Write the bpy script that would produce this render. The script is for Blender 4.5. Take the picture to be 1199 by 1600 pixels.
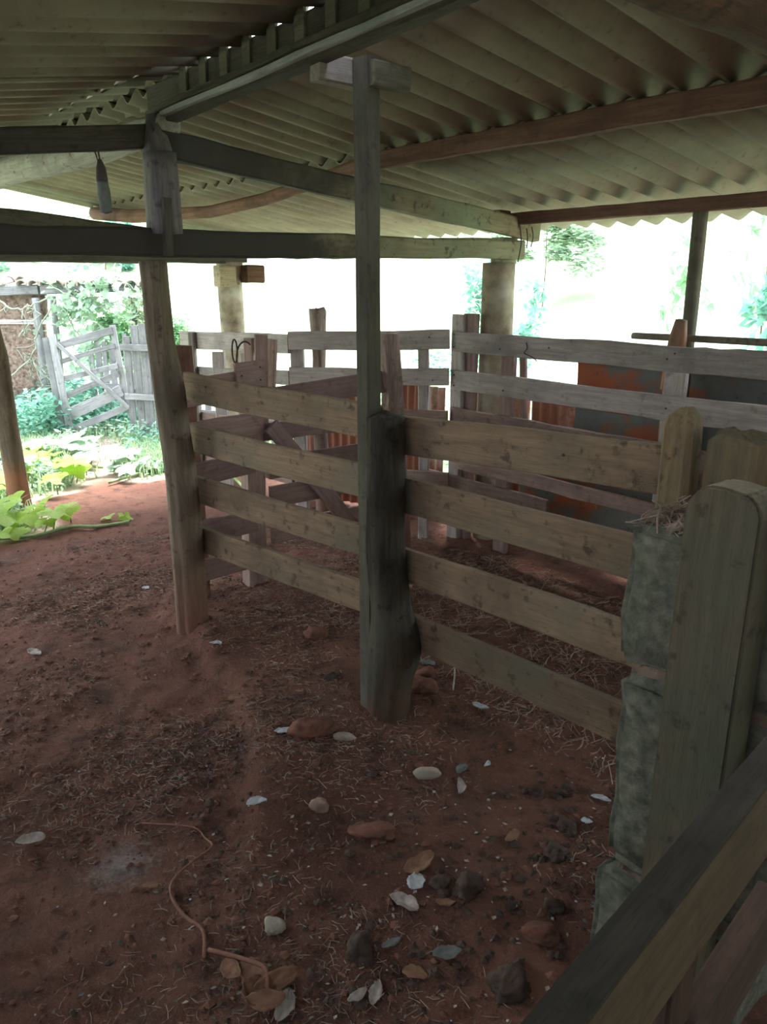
import bpy, bmesh, math, random
from mathutils import Vector, Matrix, noise, Euler
for o in list(bpy.data.objects): bpy.data.objects.remove(o)
SC = bpy.context.scene
COL = SC.collection
rnd = random.Random(7)

# ------------------------------------------------------------------ camera
# world: X runs along the ridge (towards the viewer's right), Y across it, metres
FPX = 1250.0
pitch = math.atan(360 / FPX); az = math.radians(40)
F = Vector((-math.cos(az) * math.cos(pitch), math.sin(az) * math.cos(pitch), -math.sin(pitch)))
cam = bpy.data.cameras.new('camera'); camo = bpy.data.objects.new('camera', cam); COL.objects.link(camo)
cam.sensor_fit = 'VERTICAL'; cam.sensor_height = 36; cam.lens = 36 * FPX / 1600
cam.clip_start = .02; cam.clip_end = 400
camo.location = (0, 0, 1.75)
camo.rotation_euler = F.to_track_quat('-Z', 'Y').to_euler()
SC.camera = camo

# ------------------------------------------------------------------ sky, sun, exposure
w = bpy.data.worlds.new('sky'); SC.world = w; w.use_nodes = True
nt = w.node_tree; bg = nt.nodes['Background']
tc = nt.nodes.new('ShaderNodeTexCoord'); sx = nt.nodes.new('ShaderNodeSeparateXYZ')
cr = nt.nodes.new('ShaderNodeValToRGB')
cr.color_ramp.elements[0].position = 0; cr.color_ramp.elements[0].color = (.88, .95, 1, 1)
cr.color_ramp.elements[1].position = .8; cr.color_ramp.elements[1].color = (.78, .90, 1, 1)
nt.links.new(tc.outputs['Generated'], sx.inputs[0]); nt.links.new(sx.outputs['Z'], cr.inputs[0])
nt.links.new(cr.outputs[0], bg.inputs[0]); bg.inputs[1].default_value = 9
sd = bpy.data.lights.new('sun', 'SUN'); so = bpy.data.objects.new('sun', sd); COL.objects.link(so)
sd.energy = 26; sd.angle = math.radians(25); sd.color = (1, .96, .88)
so.rotation_euler = (Vector((-.55, .35, 1))).to_track_quat('Z', 'Y').to_euler(); so.location = (0, 0, 10)
SC.view_settings.view_transform = 'Standard'; SC.view_settings.look = 'None'
SC.view_settings.gamma = 1; SC.view_settings.use_curve_mapping = False
SC.view_settings.exposure = -.45

# ------------------------------------------------------------------ materials
def new_mat(name):
    m = bpy.data.materials.new(name); m.use_nodes = True
    n = m.node_tree.nodes; return m, n, m.node_tree.links, n['Principled BSDF']
def ramp(n, stops):
    r = n.new('ShaderNodeValToRGB'); e = r.color_ramp.elements
    while len(e) < len(stops): e.new(.5)
    for k, (p, c) in enumerate(stops): e[k].position = p; e[k].color = (*c, 1)
    return r
def mixc(n, l, fac, a, b, mode='MIX'):
    x = n.new('ShaderNodeMix'); x.data_type = 'RGBA'; x.blend_type = mode
    for s, v in ((0, fac), (6, a), (7, b)):
        if isinstance(v, bpy.types.NodeSocket): l.new(v, x.inputs[s])
        elif isinstance(v, (int, float)): x.inputs[s].default_value = v
        else: x.inputs[s].default_value = (*v, 1)
    return x.outputs[2]
def noi(n, l, vec, scale, detail=4, rough=.6, dist=0):
    t = n.new('ShaderNodeTexNoise'); l.new(vec, t.inputs['Vector'])
    t.inputs['Scale'].default_value = scale; t.inputs['Detail'].default_value = detail
    t.inputs['Roughness'].default_value = rough; t.inputs['Distortion'].default_value = dist
    return t.outputs['Fac']
def sst(n, l, v, a, b):
    r = n.new('ShaderNodeMapRange'); r.interpolation_type = 'SMOOTHSTEP'; l.new(v, r.inputs[0])
    r.inputs[1].default_value = a; r.inputs[2].default_value = b; return r.outputs[0]
def bump(n, l, h, st, dist, bsdf):
    b = n.new('ShaderNodeBump'); b.inputs['Strength'].default_value = st; b.inputs['Distance'].default_value = dist
    l.new(h, b.inputs['Height']); l.new(b.outputs[0], bsdf.inputs['Normal'])

def wood(name, c1, c2, stain=(.05, .04, .03), axis='X', stain_amt=.6, dust=None, rough=.85, moss=None, moss_amt=.0):
    m, n, l, b = new_mat(name)
    t = n.new('ShaderNodeTexCoord'); oi = n.new('ShaderNodeObjectInfo')
    ad = n.new('ShaderNodeVectorMath'); ad.operation = 'MULTIPLY_ADD'
    cx = n.new('ShaderNodeCombineXYZ')
    for k in range(3): l.new(oi.outputs['Random'], cx.inputs[k])
    l.new(cx.outputs[0], ad.inputs[0]); ad.inputs[1].default_value = (37, 23, 51); l.new(t.outputs['Object'], ad.inputs[2])
    mp = n.new('ShaderNodeMapping'); l.new(ad.outputs[0], mp.inputs[0])
    mp.inputs['Scale'].default_value = (1.2, 16, 16) if axis == 'X' else (16, 16, 1.2)
    g = noi(n, l, mp.outputs[0], 3.2, 8, .68, .4)
    fine = noi(n, l, mp.outputs[0], 14, 5, .7)
    big = noi(n, l, ad.outputs[0], 3.1, 5, .6)
    spots = noi(n, l, ad.outputs[0], 17, 5, .65)
    col = mixc(n, l, sst(n, l, g, .3, .7), c1, c2)
    col = mixc(n, l, sst(n, l, big, .42, .75), col, tuple(.62 * (x + y) * .5 for x, y in zip(c1, c2)))
    if moss: col = mixc(n, l, sst(n, l, noi(n, l, ad.outputs[0], 2.2, 5), .5 - moss_amt * .3, .72), col, moss)
    mx = n.new('ShaderNodeMath'); mx.operation = 'MULTIPLY'; l.new(sst(n, l, spots, .55, .7), mx.inputs[0]); mx.inputs[1].default_value = stain_amt
    col = mixc(n, l, mx.outputs[0], col, stain)
    m2 = n.new('ShaderNodeMath'); m2.operation = 'MULTIPLY'; l.new(sst(n, l, fine, .58, .72), m2.inputs[0]); m2.inputs[1].default_value = .55
    col = mixc(n, l, m2.outputs[0], col, tuple(x * .45 for x in stain))
    if dust:    # red soil rubbed on the lower part of posts
        sz = n.new('ShaderNodeSeparateXYZ'); l.new(t.outputs['Object'], sz.inputs[0])
        aa = n.new('ShaderNodeMath'); aa.operation = 'MULTIPLY_ADD'; l.new(big, aa.inputs[0]); aa.inputs[1].default_value = 1.1; l.new(sz.outputs['Z'], aa.inputs[2])
        col = mixc(n, l, sst(n, l, aa.outputs[0], dust[0] + .55, dust[1] + .55), dust[2], col)
    hv = n.new('ShaderNodeMath'); hv.operation = 'MULTIPLY_ADD'; l.new(oi.outputs['Random'], hv.inputs[0]); hv.inputs[1].default_value = .45; hv.inputs[2].default_value = .78
    hs = n.new('ShaderNodeHueSaturation'); l.new(col, hs.inputs['Color']); l.new(hv.outputs[0], hs.inputs['Value'])
    l.new(hs.outputs[0], b.inputs['Base Color']); b.inputs['Roughness'].default_value = rough
    b.inputs['Specular IOR Level'].default_value = .25
    hh = n.new('ShaderNodeMath'); hh.operation = 'ADD'; l.new(g, hh.inputs[0]); l.new(fine, hh.inputs[1])
    bump(n, l, hh.outputs[0], .55, .006, b)
    return m
RED = (.25, .085, .05)
M = {}
M['board'] = wood('olive_board', (.31, .212, .145), (.185, .122, .085), (.055, .038, .03), 'X', .75, moss=(.17, .145, .105), moss_amt=.2)
M['grey'] = wood('weathered_grey_board', (.42, .37, .35), (.27, .23, .22), (.10, .07, .06), 'X', .4)
M['pink'] = wood('dusty_board', (.36, .25, .22), (.24, .16, .145), (.09, .05, .04), 'X', .4)
M['dark'] = wood('dark_beam', (.10, .085, .07), (.055, .048, .042), (.02, .018, .016), 'X', .5)
M['beam'] = wood('mottled_beam', (.34, .28, .18), (.22, .17, .11), (.05, .04, .03), 'X', .75, moss=(.22, .25, .17), moss_amt=.4)
M['purlin'] = wood('red_brown_purlin', (.22, .12, .085), (.13, .07, .05), (.05, .03, .025), 'X', .4)
M['silver'] = wood('silvery_batten', (.55, .56, .58), (.38, .38, .40), (.15, .12, .11), 'X', .3)
M['log'] = wood('weathered_log', (.27, .215, .16), (.15, .115, .085), (.04, .03, .025), 'Z', .7, dust=(-.15, .8, (.25, .12, .085)))
M['blacklog'] = wood('blackened_log', (.075, .06, .045), (.028, .024, .02), (.012, .01, .008), 'Z', .7, moss=(.085, .078, .06), moss_amt=.2, dust=(-.3, .35, (.16, .055, .035)))
M['thin'] = wood('grey_brown_post', (.25, .22, .17), (.15, .13, .10), (.04, .03, .025), 'Z', .5, moss=(.12, .115, .09), moss_amt=.4)
M['bark'] = wood('gnarled_bark', (.36, .27, .24), (.19, .14, .12), (.05, .035, .03), 'Z', .5, dust=(-.1, .7, (.22, .12, .09)))
M['redpost'] = wood('red_dusted_post', (.23, .12, .09), (.13, .065, .05), (.08, .03, .02), 'Z', .4)
M['pale'] = wood('pale_post', (.50, .47, .44), (.34, .31, .29), (.14, .11, .10), 'Z', .4)
M['olivepost'] = wood('olive_post', (.26, .18, .10), (.15, .10, .06), (.045, .035, .025), 'Z', .7, moss=(.13, .13, .095), moss_amt=.5)
M['king'] = wood('purplish_king_post', (.21, .185, .19), (.11, .10, .105), (.04, .035, .035), 'Z', .6)
M['palelog'] = wood('whitish_log', (.55, .52, .48), (.36, .33, .30), (.20, .09, .06), 'X', .8)
M['mossy'] = wood('mossy_dark_post', (.15, .115, .082), (.085, .068, .05), (.03, .025, .02), 'Z', .7, moss=(.085, .095, .07), moss_amt=.5)
M['boardthin'] = wood('grey_olive_shaft', (.14, .12, .095), (.07, .062, .05), (.04, .03, .025), 'X', .5, moss=(.12, .115, .09), moss_amt=.4)
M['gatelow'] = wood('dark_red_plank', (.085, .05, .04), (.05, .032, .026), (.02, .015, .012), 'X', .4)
M['rust_log'] = wood('rusty_log', (.15, .075, .04), (.07, .035, .022), (.03, .02, .015), 'X', .7)
M['outpost'] = wood('outdoor_post', (.22, .16, .115), (.11, .08, .058), (.06, .04, .03), 'Z', .5, dust=(.0, .5, (.34, .15, .08)))
M['outwood'] = wood('outdoor_grey_wood', (.34, .33, .34), (.21, .20, .21), (.08, .07, .07), 'X', .5)
M['outwoodz'] = wood('outdoor_grey_upright', (.32, .31, .32), (.19, .18, .19), (.08, .07, .07), 'Z', .5)

def simple(name, stops, scale=8, rough=.9, bst=.3, bd=.01, metal=0, detail=6, trans=0):
    m, n, l, b = new_mat(name); t = n.new('ShaderNodeTexCoord')
    f = noi(n, l, t.outputs['Object'], scale, detail); r = ramp(n, stops); l.new(f, r.inputs[0])
    l.new(r.outputs[0], b.inputs['Base Color']); b.inputs['Roughness'].default_value = rough; b.inputs['Metallic'].default_value = metal
    b.inputs['Specular IOR Level'].default_value = .25
    if bst: bump(n, l, f, bst, bd, b)
    return m
def leafmat(name, c1, c2, tr=.45, scale=6):
    m, n, l, b = new_mat(name); t = n.new('ShaderNodeTexCoord'); oi = n.new('ShaderNodeObjectInfo')
    f = noi(n, l, t.outputs['Object'], scale, 3); f2 = sst(n, l, f, .35, .65)
    col = mixc(n, l, f2, c1, c2)
    l.new(col, b.inputs['Base Color']); b.inputs['Roughness'].default_value = .55; b.inputs['Specular IOR Level'].default_value = .3
    tb = n.new('ShaderNodeBsdfTranslucent'); l.new(col, tb.inputs[0])
    ms = n.new('ShaderNodeMixShader'); ms.inputs[0].default_value = tr
    l.new(b.outputs[0], ms.inputs[1]); l.new(tb.outputs[0], ms.inputs[2])
    l.new(ms.outputs[0], n['Material Output'].inputs[0]); return m
M['leaf_pump'] = leafmat('squash_leaf', (.30, .50, .07), (.42, .58, .10), .55, 9)
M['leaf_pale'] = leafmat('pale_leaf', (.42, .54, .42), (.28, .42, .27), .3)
M['leaf_teal'] = leafmat('blue_green_leaf', (.13, .33, .25), (.22, .45, .33), .35)
M['leaf_green'] = leafmat('green_leaf', (.16, .36, .18), (.30, .50, .26), .4)
M['leaf_dark'] = leafmat('dark_green_leaf', (.06, .17, .12), (.12, .27, .19), .35)
M['grass'] = leafmat('grass_blade', (.30, .46, .26), (.46, .52, .33), .4, 3)
M['stem_pale'] = simple('dry_vine', [(.3, (.34, .35, .28)), (.7, (.22, .24, .19))], 20)
M['stem_green'] = simple('green_stem', [(.3, (.30, .40, .20)), (.7, (.22, .32, .15))], 20)
M['hill'] = simple('dry_hillside', [(.3, (.60, .59, .52)), (.7, (.70, .68, .62))], .6, bst=0)
M['dryleaf_pale'] = simple('bleached_leaf', [(.3, (.50, .44, .40)), (.7, (.26, .20, .18))], 40, bst=.4, bd=.002)
M['dryleaf_brown'] = simple('brown_leaf', [(.3, (.30, .17, .11)), (.7, (.20, .10, .07))], 40, bst=.4, bd=.002)
M['stone'] = simple('pinkish_stone', [(.3, (.34, .23, .18)), (.7, (.20, .13, .11))], 14, bst=.3, bd=.004)
M['stone_pale'] = simple('pale_stone', [(.3, (.42, .36, .31)), (.7, (.26, .21, .18))], 14, bst=.3, bd=.004)
M['clod'] = simple('red_clod', [(.3, (.22, .095, .07)), (.5, (.16, .07, .052)), (.7, (.10, .05, .04))], 18, bst=.6, bd=.01)
M['dung'] = simple('dung', [(.3, (.045, .032, .028)), (.7, (.10, .065, .05))], 30, bst=.7, bd=.006)
M['straw'] = simple('straw_bits', [(.35, (.42, .33, .27)), (.65, (.16, .11, .085))], 9, bst=0)
M['crumb'] = simple('soil_crumbs', [(.35, (.17, .07, .05)), (.65, (.06, .035, .03))], 9, bst=0)
M['root'] = simple('reddish_root', [(.3, (.30, .15, .11)), (.7, (.19, .09, .065))], 30, bst=.4, bd=.003)
M['wire'] = simple('dark_wire', [(.3, (.10, .07, .07)), (.7, (.06, .05, .05))], 30, bst=0, rough=.6)
M['brush'] = simple('old_bristles', [(.3, (.20, .21, .20)), (.7, (.12, .13, .12))], 30)
M['block'] = simple('mossy_concrete', [(.3, (.06, .065, .05)), (.5, (.125, .125, .10)), (.7, (.21, .195, .16))], 26, bst=1, bd=.012, detail=9)
M['mortar'] = simple('crumbling_mortar', [(.3, (.15, .11, .09)), (.7, (.24, .17, .14))], 30, bst=1, bd=.01)
M['pillar'] = simple('stained_concrete', [(.30, (.11, .085, .055)), (.5, (.25, .21, .15)), (.72, (.42, .38, .31))], 5, bst=.5, bd=.006, detail=8)
M['tile'] = simple('clay_tile', [(.3, (.30, .22, .19)), (.7, (.45, .40, .36))], 7)
M['mud'] = simple('mud_wall', [(.35, (.10, .07, .06)), (.5, (.22, .15, .12)), (.65, (.30, .22, .18))], 22, bst=1, bd=.03)
M['nail'] = simple('nail_head', [(.3, (.06, .045, .04)), (.7, (.10, .07, .06))], 30, bst=0, rough=.5)
M['shellw'] = simple('white_litter', [(.3, (.60, .62, .65)), (.7, (.30, .31, .33))], 40, bst=0)

def sheet_mat(name, c, rust=None):
    m, n, l, b = new_mat(name); t = n.new('ShaderNodeTexCoord'); oi = n.new('ShaderNodeObjectInfo')
    ad = n.new('ShaderNodeVectorMath'); ad.operation = 'MULTIPLY_ADD'; cx = n.new('ShaderNodeCombineXYZ')
    for k in range(3): l.new(oi.outputs['Random'], cx.inputs[k])
    l.new(cx.outputs[0], ad.inputs[0]); ad.inputs[1].default_value = (37, 23, 51); l.new(t.outputs['Object'], ad.inputs[2])
    a = noi(n, l, ad.outputs[0], 2.4, 5); s = noi(n, l, ad.outputs[0], 26, 6)
    col = mixc(n, l, sst(n, l, a, .3, .7), c, tuple(x * .68 for x in c))
    if rust: col = mixc(n, l, sst(n, l, a, rust[1], rust[2]), col, rust[0])
    col = mixc(n, l, sst(n, l, s, .56, .8), col, tuple(x * .45 for x in c))
    l.new(col, b.inputs['Base Color']); b.inputs['Roughness'].default_value = .9; b.inputs['Specular IOR Level'].default_value = .2
    bump(n, l, s, .25, .004, b); return m
M['sheet'] = sheet_mat('fibre_cement', (.37, .335, .26), ((.36, .25, .19), .55, .78))
M['rust_sheet'] = sheet_mat('rusty_corrugated', (.36, .16, .11), ((.55, .45, .40), .48, .66))
M['metal_sheet'] = sheet_mat('painted_scrap_metal', (.16, .17, .16), ((.30, .10, .05), .50, .60))

def ground_mat():
    m, n, l, b = new_mat('red_soil'); t = n.new('ShaderNodeTexCoord'); o = t.outputs['Object']
    a = noi(n, l, o, 1.3, 6); s = noi(n, l, o, 9, 8, .7); f = noi(n, l, o, 60, 6, .7); g2 = noi(n, l, o, 3.3, 7, .65)
    col = mixc(n, l, sst(n, l, a, .3, .7), (.25, .122, .092), (.165, .078, .06))
    col = mixc(n, l, sst(n, l, s, .5, .72), col, (.075, .045, .038))
    col = mixc(n, l, sst(n, l, g2, .5, .75), col, (.115, .07, .058))
    col = mixc(n, l, sst(n, l, f, .58, .72), col, (.30, .19, .15))
    sp = n.new('ShaderNodeSeparateXYZ'); l.new(o, sp.inputs[0])
    # ash-pale patch on the floor
    d = n.new('ShaderNodeVectorMath'); d.operation = 'DISTANCE'; l.new(o, d.inputs[0]); d.inputs[1].default_value = (-2.16, .73, 0)
    ma = n.new('ShaderNodeMath'); ma.operation = 'MULTIPLY_ADD'; l.new(f, ma.inputs[0]); ma.inputs[1].default_value = -.35; l.new(d.outputs['Value'], ma.inputs[2])
    col = mixc(n, l, sst(n, l, ma.outputs[0], -.02, -.22), col, (.33, .30, .29))
    # greener, weedy soil away from the trodden yard
    at = n.new('ShaderNodeAttribute'); at.attribute_name = 'weedy'
    col = mixc(n, l, sst(n, l, at.outputs['Fac'], .02, .16), col, (.50, .39, .33))
    mb = n.new('ShaderNodeMath'); mb.operation = 'MULTIPLY_ADD'; l.new(s, mb.inputs[0]); mb.inputs[1].default_value = .5; l.new(at.outputs['Fac'], mb.inputs[2])
    col = mixc(n, l, sst(n, l, mb.outputs[0], .55, .95), col, (.34, .40, .27))
    l.new(col, b.inputs['Base Color']); b.inputs['Roughness'].default_value = 1; b.inputs['Specular IOR Level'].default_value = .1
    hh = n.new('ShaderNodeMath'); hh.operation = 'MULTIPLY_ADD'; l.new(f, hh.inputs[0]); hh.inputs[1].default_value = .35; l.new(s, hh.inputs[2])
    bump(n, l, hh.outputs[0], 1, .05, b); return m
M['ground'] = ground_mat()

# ------------------------------------------------------------------ helpers
def link(name, me, mat=None, parent=None):
    if mat: me.materials.append(M[mat] if isinstance(mat, str) else mat)
    o = bpy.data.objects.new(name, me); COL.objects.link(o)
    if parent: attach(o, parent)
    return o
WM = {}
def attach(o, parent):
    o.parent = parent
    o.matrix_parent_inverse = (WM[parent.name] if parent.name in WM else Matrix.Translation(parent.location)).inverted()
def tag(o, label=None, cat=None, group=None, kind=None):
    if label: o['label'] = label
    if cat: o['category'] = cat
    if group: o['group'] = group
    if kind: o['kind'] = kind
    return o
def thing(name, loc, label, cat, group=None):
    o = bpy.data.objects.new(name, None); COL.objects.link(o); o.location = loc; o.empty_display_size = .1
    return tag(o, label, cat, group)
def mesh(name, v, f, smooth=False):
    me = bpy.data.meshes.new(name); me.from_pydata([tuple(x) for x in v], [], f); me.update()
    if smooth: me.polygons.foreach_set('use_smooth', [True] * len(me.polygons))
    return me
def frame(p0, p1, up=(0, 0, 1)):
    x = (p1 - p0).normalized(); u = Vector(up); y = u.cross(x).normalized(); z = x.cross(y)
    m = Matrix((x, y, z)).transposed().to_4x4(); m.translation = p0; return m
def board(name, p0, p1, h, t, mat, parent=None, up=(0, 0, 1), wob=.004, bow=0, taper=1., seg=None, chip=.0, seed=None):
    """sawn board, its centre line from p0 to p1, h tall along 'up', t thick"""
    p0, p1 = Vector(p0), Vector(p1); L = (p1 - p0).length; seg = seg or max(4, int(L / .12)); c = min(h, t) * .12
    sd = rnd.random() * 100 if seed is None else seed
    V, Fa = [], []
    prof = [(-1, -1, 0, 1), (-1, -1, 1, 0), (-1, 1, 1, 0), (-1, 1, 0, 1), (1, 1, 0, 1), (1, 1, 1, 0), (1, -1, 1, 0), (1, -1, 0, 1)]
    prof = [(-t/2, -h/2 + c), (-t/2, h/2 - c), (-t/2 + c, h/2), (t/2 - c, h/2), (t/2, h/2 - c), (t/2, -h/2 + c), (t/2 - c, -h/2), (-t/2 + c, -h/2)]
    for i in range(seg + 1):
        u = i / seg; s = 1 + (taper - 1) * u
        e = 0.
        if i in (0, seg): e = chip * (rnd.random() - .3)
        for k, (y, z) in enumerate(prof):
            nz = noise.noise(Vector((u * L * 2.2 + sd, z * 4, y * 4 + sd))) * wob * 2 + noise.noise(Vector((u * L * 9 + sd, k * 1.3, sd))) * wob
            dx = (e * noise.noise(Vector((k * .9, sd, i))) * 3) if i in (0, seg) else 0
            V.append((u * L + dx, y * (1 if abs(y) else 1) + nz * .4, z * s + nz + bow * 4 * u * (1 - u)))
    for i in range(seg):
        for k in range(8):
            a, b2 = i * 8 + k, i * 8 + (k + 1) % 8
            Fa.append((a, a + 8, b2 + 8, b2))
    Fa.append(tuple(range(8))); Fa.append(tuple(seg * 8 + k for k in reversed(range(8))))
    o = link(name, mesh(name, V, Fa), mat)
    o.matrix_world = frame(p0, p1, up); WM[o.name] = frame(p0, p1, up)
    if parent: attach(o, parent)
    return o
def nearest_board(parent, p):
    best = None
    for c in parent.children:
        if c.name.startswith(('board', 'cleat', 'brace')) and c.name in WM:
            q = WM[c.name].inverted() @ Vector(p); L = max(v.co.x for v in c.data.vertices)
            d = max(0, -q.x, q.x - L) + abs(q.y) + abs(q.z)
            if best is None or d < best[0]: best = (d, c)
    return best[1]
def nails(pts, nrm, parent, r=.006):
    """round nail heads, one small object each"""
    for p in pts:
        bm = bmesh.new(); bmesh.ops.create_cone(bm, cap_ends=True, segments=7, radius1=r, radius2=r * .7, depth=.006)
        me = bpy.data.meshes.new('nail'); bm.to_mesh(me); bm.free(); o = link('nail', me, 'nail')
        o.rotation_euler = Vector(nrm).to_track_quat('Z', 'Y').to_euler(); o.location = p; attach(o, nearest_board(parent, p))
def log(name, pts, rad, mat, parent=None, n=20, rough=.06, lobes=.0, crack=None, crackd=.25, seg_per=.05, top='flat', square=0, seed=None):
    """tree trunk: pts centre line, rad radii; local origin at first point, object axes stay world axes"""
    pts = [Vector(p) for p in pts]; o0 = pts[0].copy(); sd = rnd.random() * 90 if seed is None else seed
    P, Rr = [], []
    for i in range(len(pts) - 1):
        d = (pts[i + 1] - pts[i]).length; k = max(2, int(d / seg_per))
        for j in range(k + (1 if i == len(pts) - 2 else 0)):
            u = j / k; us = u * u * (3 - 2 * u)
            P.append(pts[i].lerp(pts[i + 1], u)); Rr.append(rad[i] + (rad[i + 1] - rad[i]) * us)
    V, Fa = [], []; m = len(P)
    T0 = (P[-1] - P[0]).normalized()
    ref = Vector((0, 1, 0)) if abs(T0.y) < .8 else Vector((1, 0, 0))
    dist = 0
    for i in range(m):
        T = (P[min(i + 1, m - 1)] - P[max(i - 1, 0)]).normalized()
        if i: dist += (P[i] - P[i - 1]).length
        a = ref.cross(T).normalized(); b = T.cross(a)
        for k in range(n):
            th = 2 * math.pi * k / n
            q = Vector((math.cos(th), math.sin(th), 0))
            r = Rr[i] * (1 + rough * 2 * noise.noise(Vector((q.x * 1.6 + sd, q.y * 1.6, dist * 1.4))) + rough * noise.noise(Vector((q.x * 5 + sd, q.y * 5, dist * 4))))
            if lobes: r *= 1 + lobes * math.sin(3 * th + sd + dist * 2) * .5 + lobes * .5 * math.sin(5 * th + sd * 2 - dist * 3)
            if square:
                sq = 1 / max(abs(math.cos(th)), abs(math.sin(th))); r *= (1 - square) + square * sq * .93
            if crack is not None:
                for ck in crack:
                    dd = abs((th - ck - .15 * noise.noise(Vector((dist * 3, ck, sd))) + math.pi) % (2 * math.pi) - math.pi)
                    r *= 1 - crackd * max(0, 1 - dd / .2)
            V.append(P[i] - o0 + (a * math.cos(th) + b * math.sin(th)) * r)
    for i in range(m - 1):
        for k in range(n):
            a0, b0 = i * n + k, i * n + (k + 1) % n
            Fa.append((a0, b0, b0 + n, a0 + n))
    # end caps
    for i, rev in ((0, True), (m - 1, False)):
        ci = len(V); T = (P[-1] - P[0]).normalized()
        V.append(P[i] - o0 + (T * (.006 if not rev else -.004)))
        if i and top == 'dome':
            V[ci] = P[i] - o0 + T * Rr[-1] * .35
        if i and top == 'split':
            for k in range(n): V[i * n + k] = V[i * n + k] + T * (noise.noise(Vector((k * .9, sd, 3))) * Rr[-1] * 1.1)
        for k in range(n):
            a0, b0 = i * n + k, i * n + (k + 1) % n
            Fa.append((b0, a0, ci) if rev else (a0, b0, ci))
    me = mesh(name, V, Fa, True)
    o = link(name, me, mat); o.location = o0
    if parent: attach(o, parent)
    return o
def hlog(name, pts, rad, mat, parent=None, **kw):
    """log lying along X or Y: rotated so that its length is local X for the grain"""
    p0, p1 = Vector(pts[0]), Vector(pts[-1]); fm = frame(p0, p1); inv = fm.inverted()
    o = log(name, [inv @ Vector(p) for p in pts], rad, mat, None, **kw)
    o.matrix_world = fm
    if parent: attach(o, parent)
    return o
def tube(name, pts, r, mat, parent=None, n=6, closed_r=None):
    pts = [Vector(p) for p in pts]; o0 = pts[0].copy(); V, Fa = [], []
    for i, p in enumerate(pts):
        T = (pts[min(i + 1, len(pts) - 1)] - pts[max(i - 1, 0)]).normalized()
        a = T.cross(Vector((.3, .2, .93))).normalized(); b = T.cross(a); rr = r if not isinstance(r, (list, tuple)) else r[i]
        for k in range(n):
            th = 2 * math.pi * k / n; V.append(p - o0 + (a * math.cos(th) + b * math.sin(th)) * rr)
    for i in range(len(pts) - 1):
        for k in range(n):
            a0, b0 = i * n + k, i * n + (k + 1) % n; Fa.append((a0, b0, b0 + n, a0 + n))
    Fa.append(tuple(reversed(range(n)))); Fa.append(tuple((len(pts) - 1) * n + k for k in range(n)))
    o = link(name, mesh(name, V, Fa, True), mat); o.location = o0
    if parent: attach(o, parent)
    return o
def smoothpts(pts, k=6):
    pts = [Vector(p) for p in pts]; out = []
    for i in range(len(pts) - 1):
        p0 = pts[max(i - 1, 0)]; p1 = pts[i]; p2 = pts[i + 1]; p3 = pts[min(i + 2, len(pts) - 1)]
        for j in range(k):
            t = j / k
            out.append(.5 * ((2 * p1) + (p2 - p0) * t + (2 * p0 - 5 * p1 + 4 * p2 - p3) * t * t + (3 * p1 - p0 - 3 * p2 + p3) * t ** 3))
    return out + [pts[-1]]
def sstep(x, a, b):
    t = max(0, min(1, (x - a) / (b - a))); return t * t * (3 - 2 * t)

# ------------------------------------------------------------------ ground
def bank_y(x):   # foot of the low earth bank that runs from the left post towards the viewer
    pts = [(-6, 1.75), (-3.48, 1.63), (-3.03, 1.53), (-2.63, 1.40), (-2.32, 1.27), (-2.05, 1.1), (-1.5, .7), (0, .3)]
    for (a, b), (c, d) in zip(pts, pts[1:]):
        if a <= x <= c: return b + (d - b) * (x - a) / (c - a)
    return 2.2 if x < -6 else .3
def gz(x, y):
    h = .02 * noise.noise(Vector((x * 1.1, y * 1.1, 3))) + .014 * noise.noise(Vector((x * 4, y * 4, 7)))
    d = y - bank_y(x) - .06 * noise.noise(Vector((x * 3, y * 3, 5)))
    h += .065 * sstep(d, 0, .07) * sstep(x, -4.4, -3.3) * (1 - sstep(x, -2.2, -1.6)) - .02
    nr = sstep(-abs(x + 2.5), -5, -3)
    h += nr * (.013 * noise.noise(Vector((x * 13, y * 13, 1))) + .009 * noise.noise(Vector((x * 31, y * 31, 2))))
    # low heaps of trampled soil beyond the middle gate and round the posts
    for (a, b, r, k) in ((-3.2, 2.55, .3, .05), (-2.2, 2.1, .18, .035), (-4.6, 2.6, .35, .03), (-1.4, 2.9, .5, .03), (-3.45, 1.75, .2, .02)):
        q = math.hypot(x - a, y - b) / r
        if q < 1: h += k * (1 - q * q) ** 2 * (1 + .8 * noise.noise(Vector((x * 18, y * 18, 4))))
    # hillside rising away from the yard
    fd = -x * .766 + y * .643; 
    dd = max(0, y - 6.5); h += min(6.2, .012 * dd * dd + .10 * dd) if dd else 0
    dx = max(0, -x - 13); h += min(5.0, .01 * dx * dx + .03 * dx) if y < 6.5 or True else 0
    return h
def weedy(x, y):
    wv = 0.
    e = -6.75 + .25 * noise.noise(Vector((y * 2, 1, 1)))
    wv = sstep(-x, -e, -e + .7)
    # bare path through the weeds
    py = 2.47 + (-6.9 - x) * .42
    wv *= 1 - .85 * (1 - sstep(abs(y - py), .12, .4)) * sstep(x, -10.5, -8.5)
    wv = max(wv, sstep(y, 4.6, 5.6))
    wv = max(wv, sstep(-y, 1.2, 2.4))
    wv = max(wv, .8 * sstep(-x, 5.7, 6.2) * (1 - sstep(y, 1.55, 1.95)))
    return wv
def axis_vals(lo, hi, step, out_lo, out_hi):
    v = []; x = lo
    while x <= hi: v.append(x); x += step
    s = step; x = lo
    while x > out_lo: s *= 1.14; x -= s; v.insert(0, x)
    s = step; x = v[-1]
    while x < out_hi: s *= 1.14; x += s; v.append(x)
    return v
xs = axis_vals(-5.2, .2, .028, -90, 30); ys = axis_vals(-.1, 4.2, .028, -25, 90)
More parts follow.
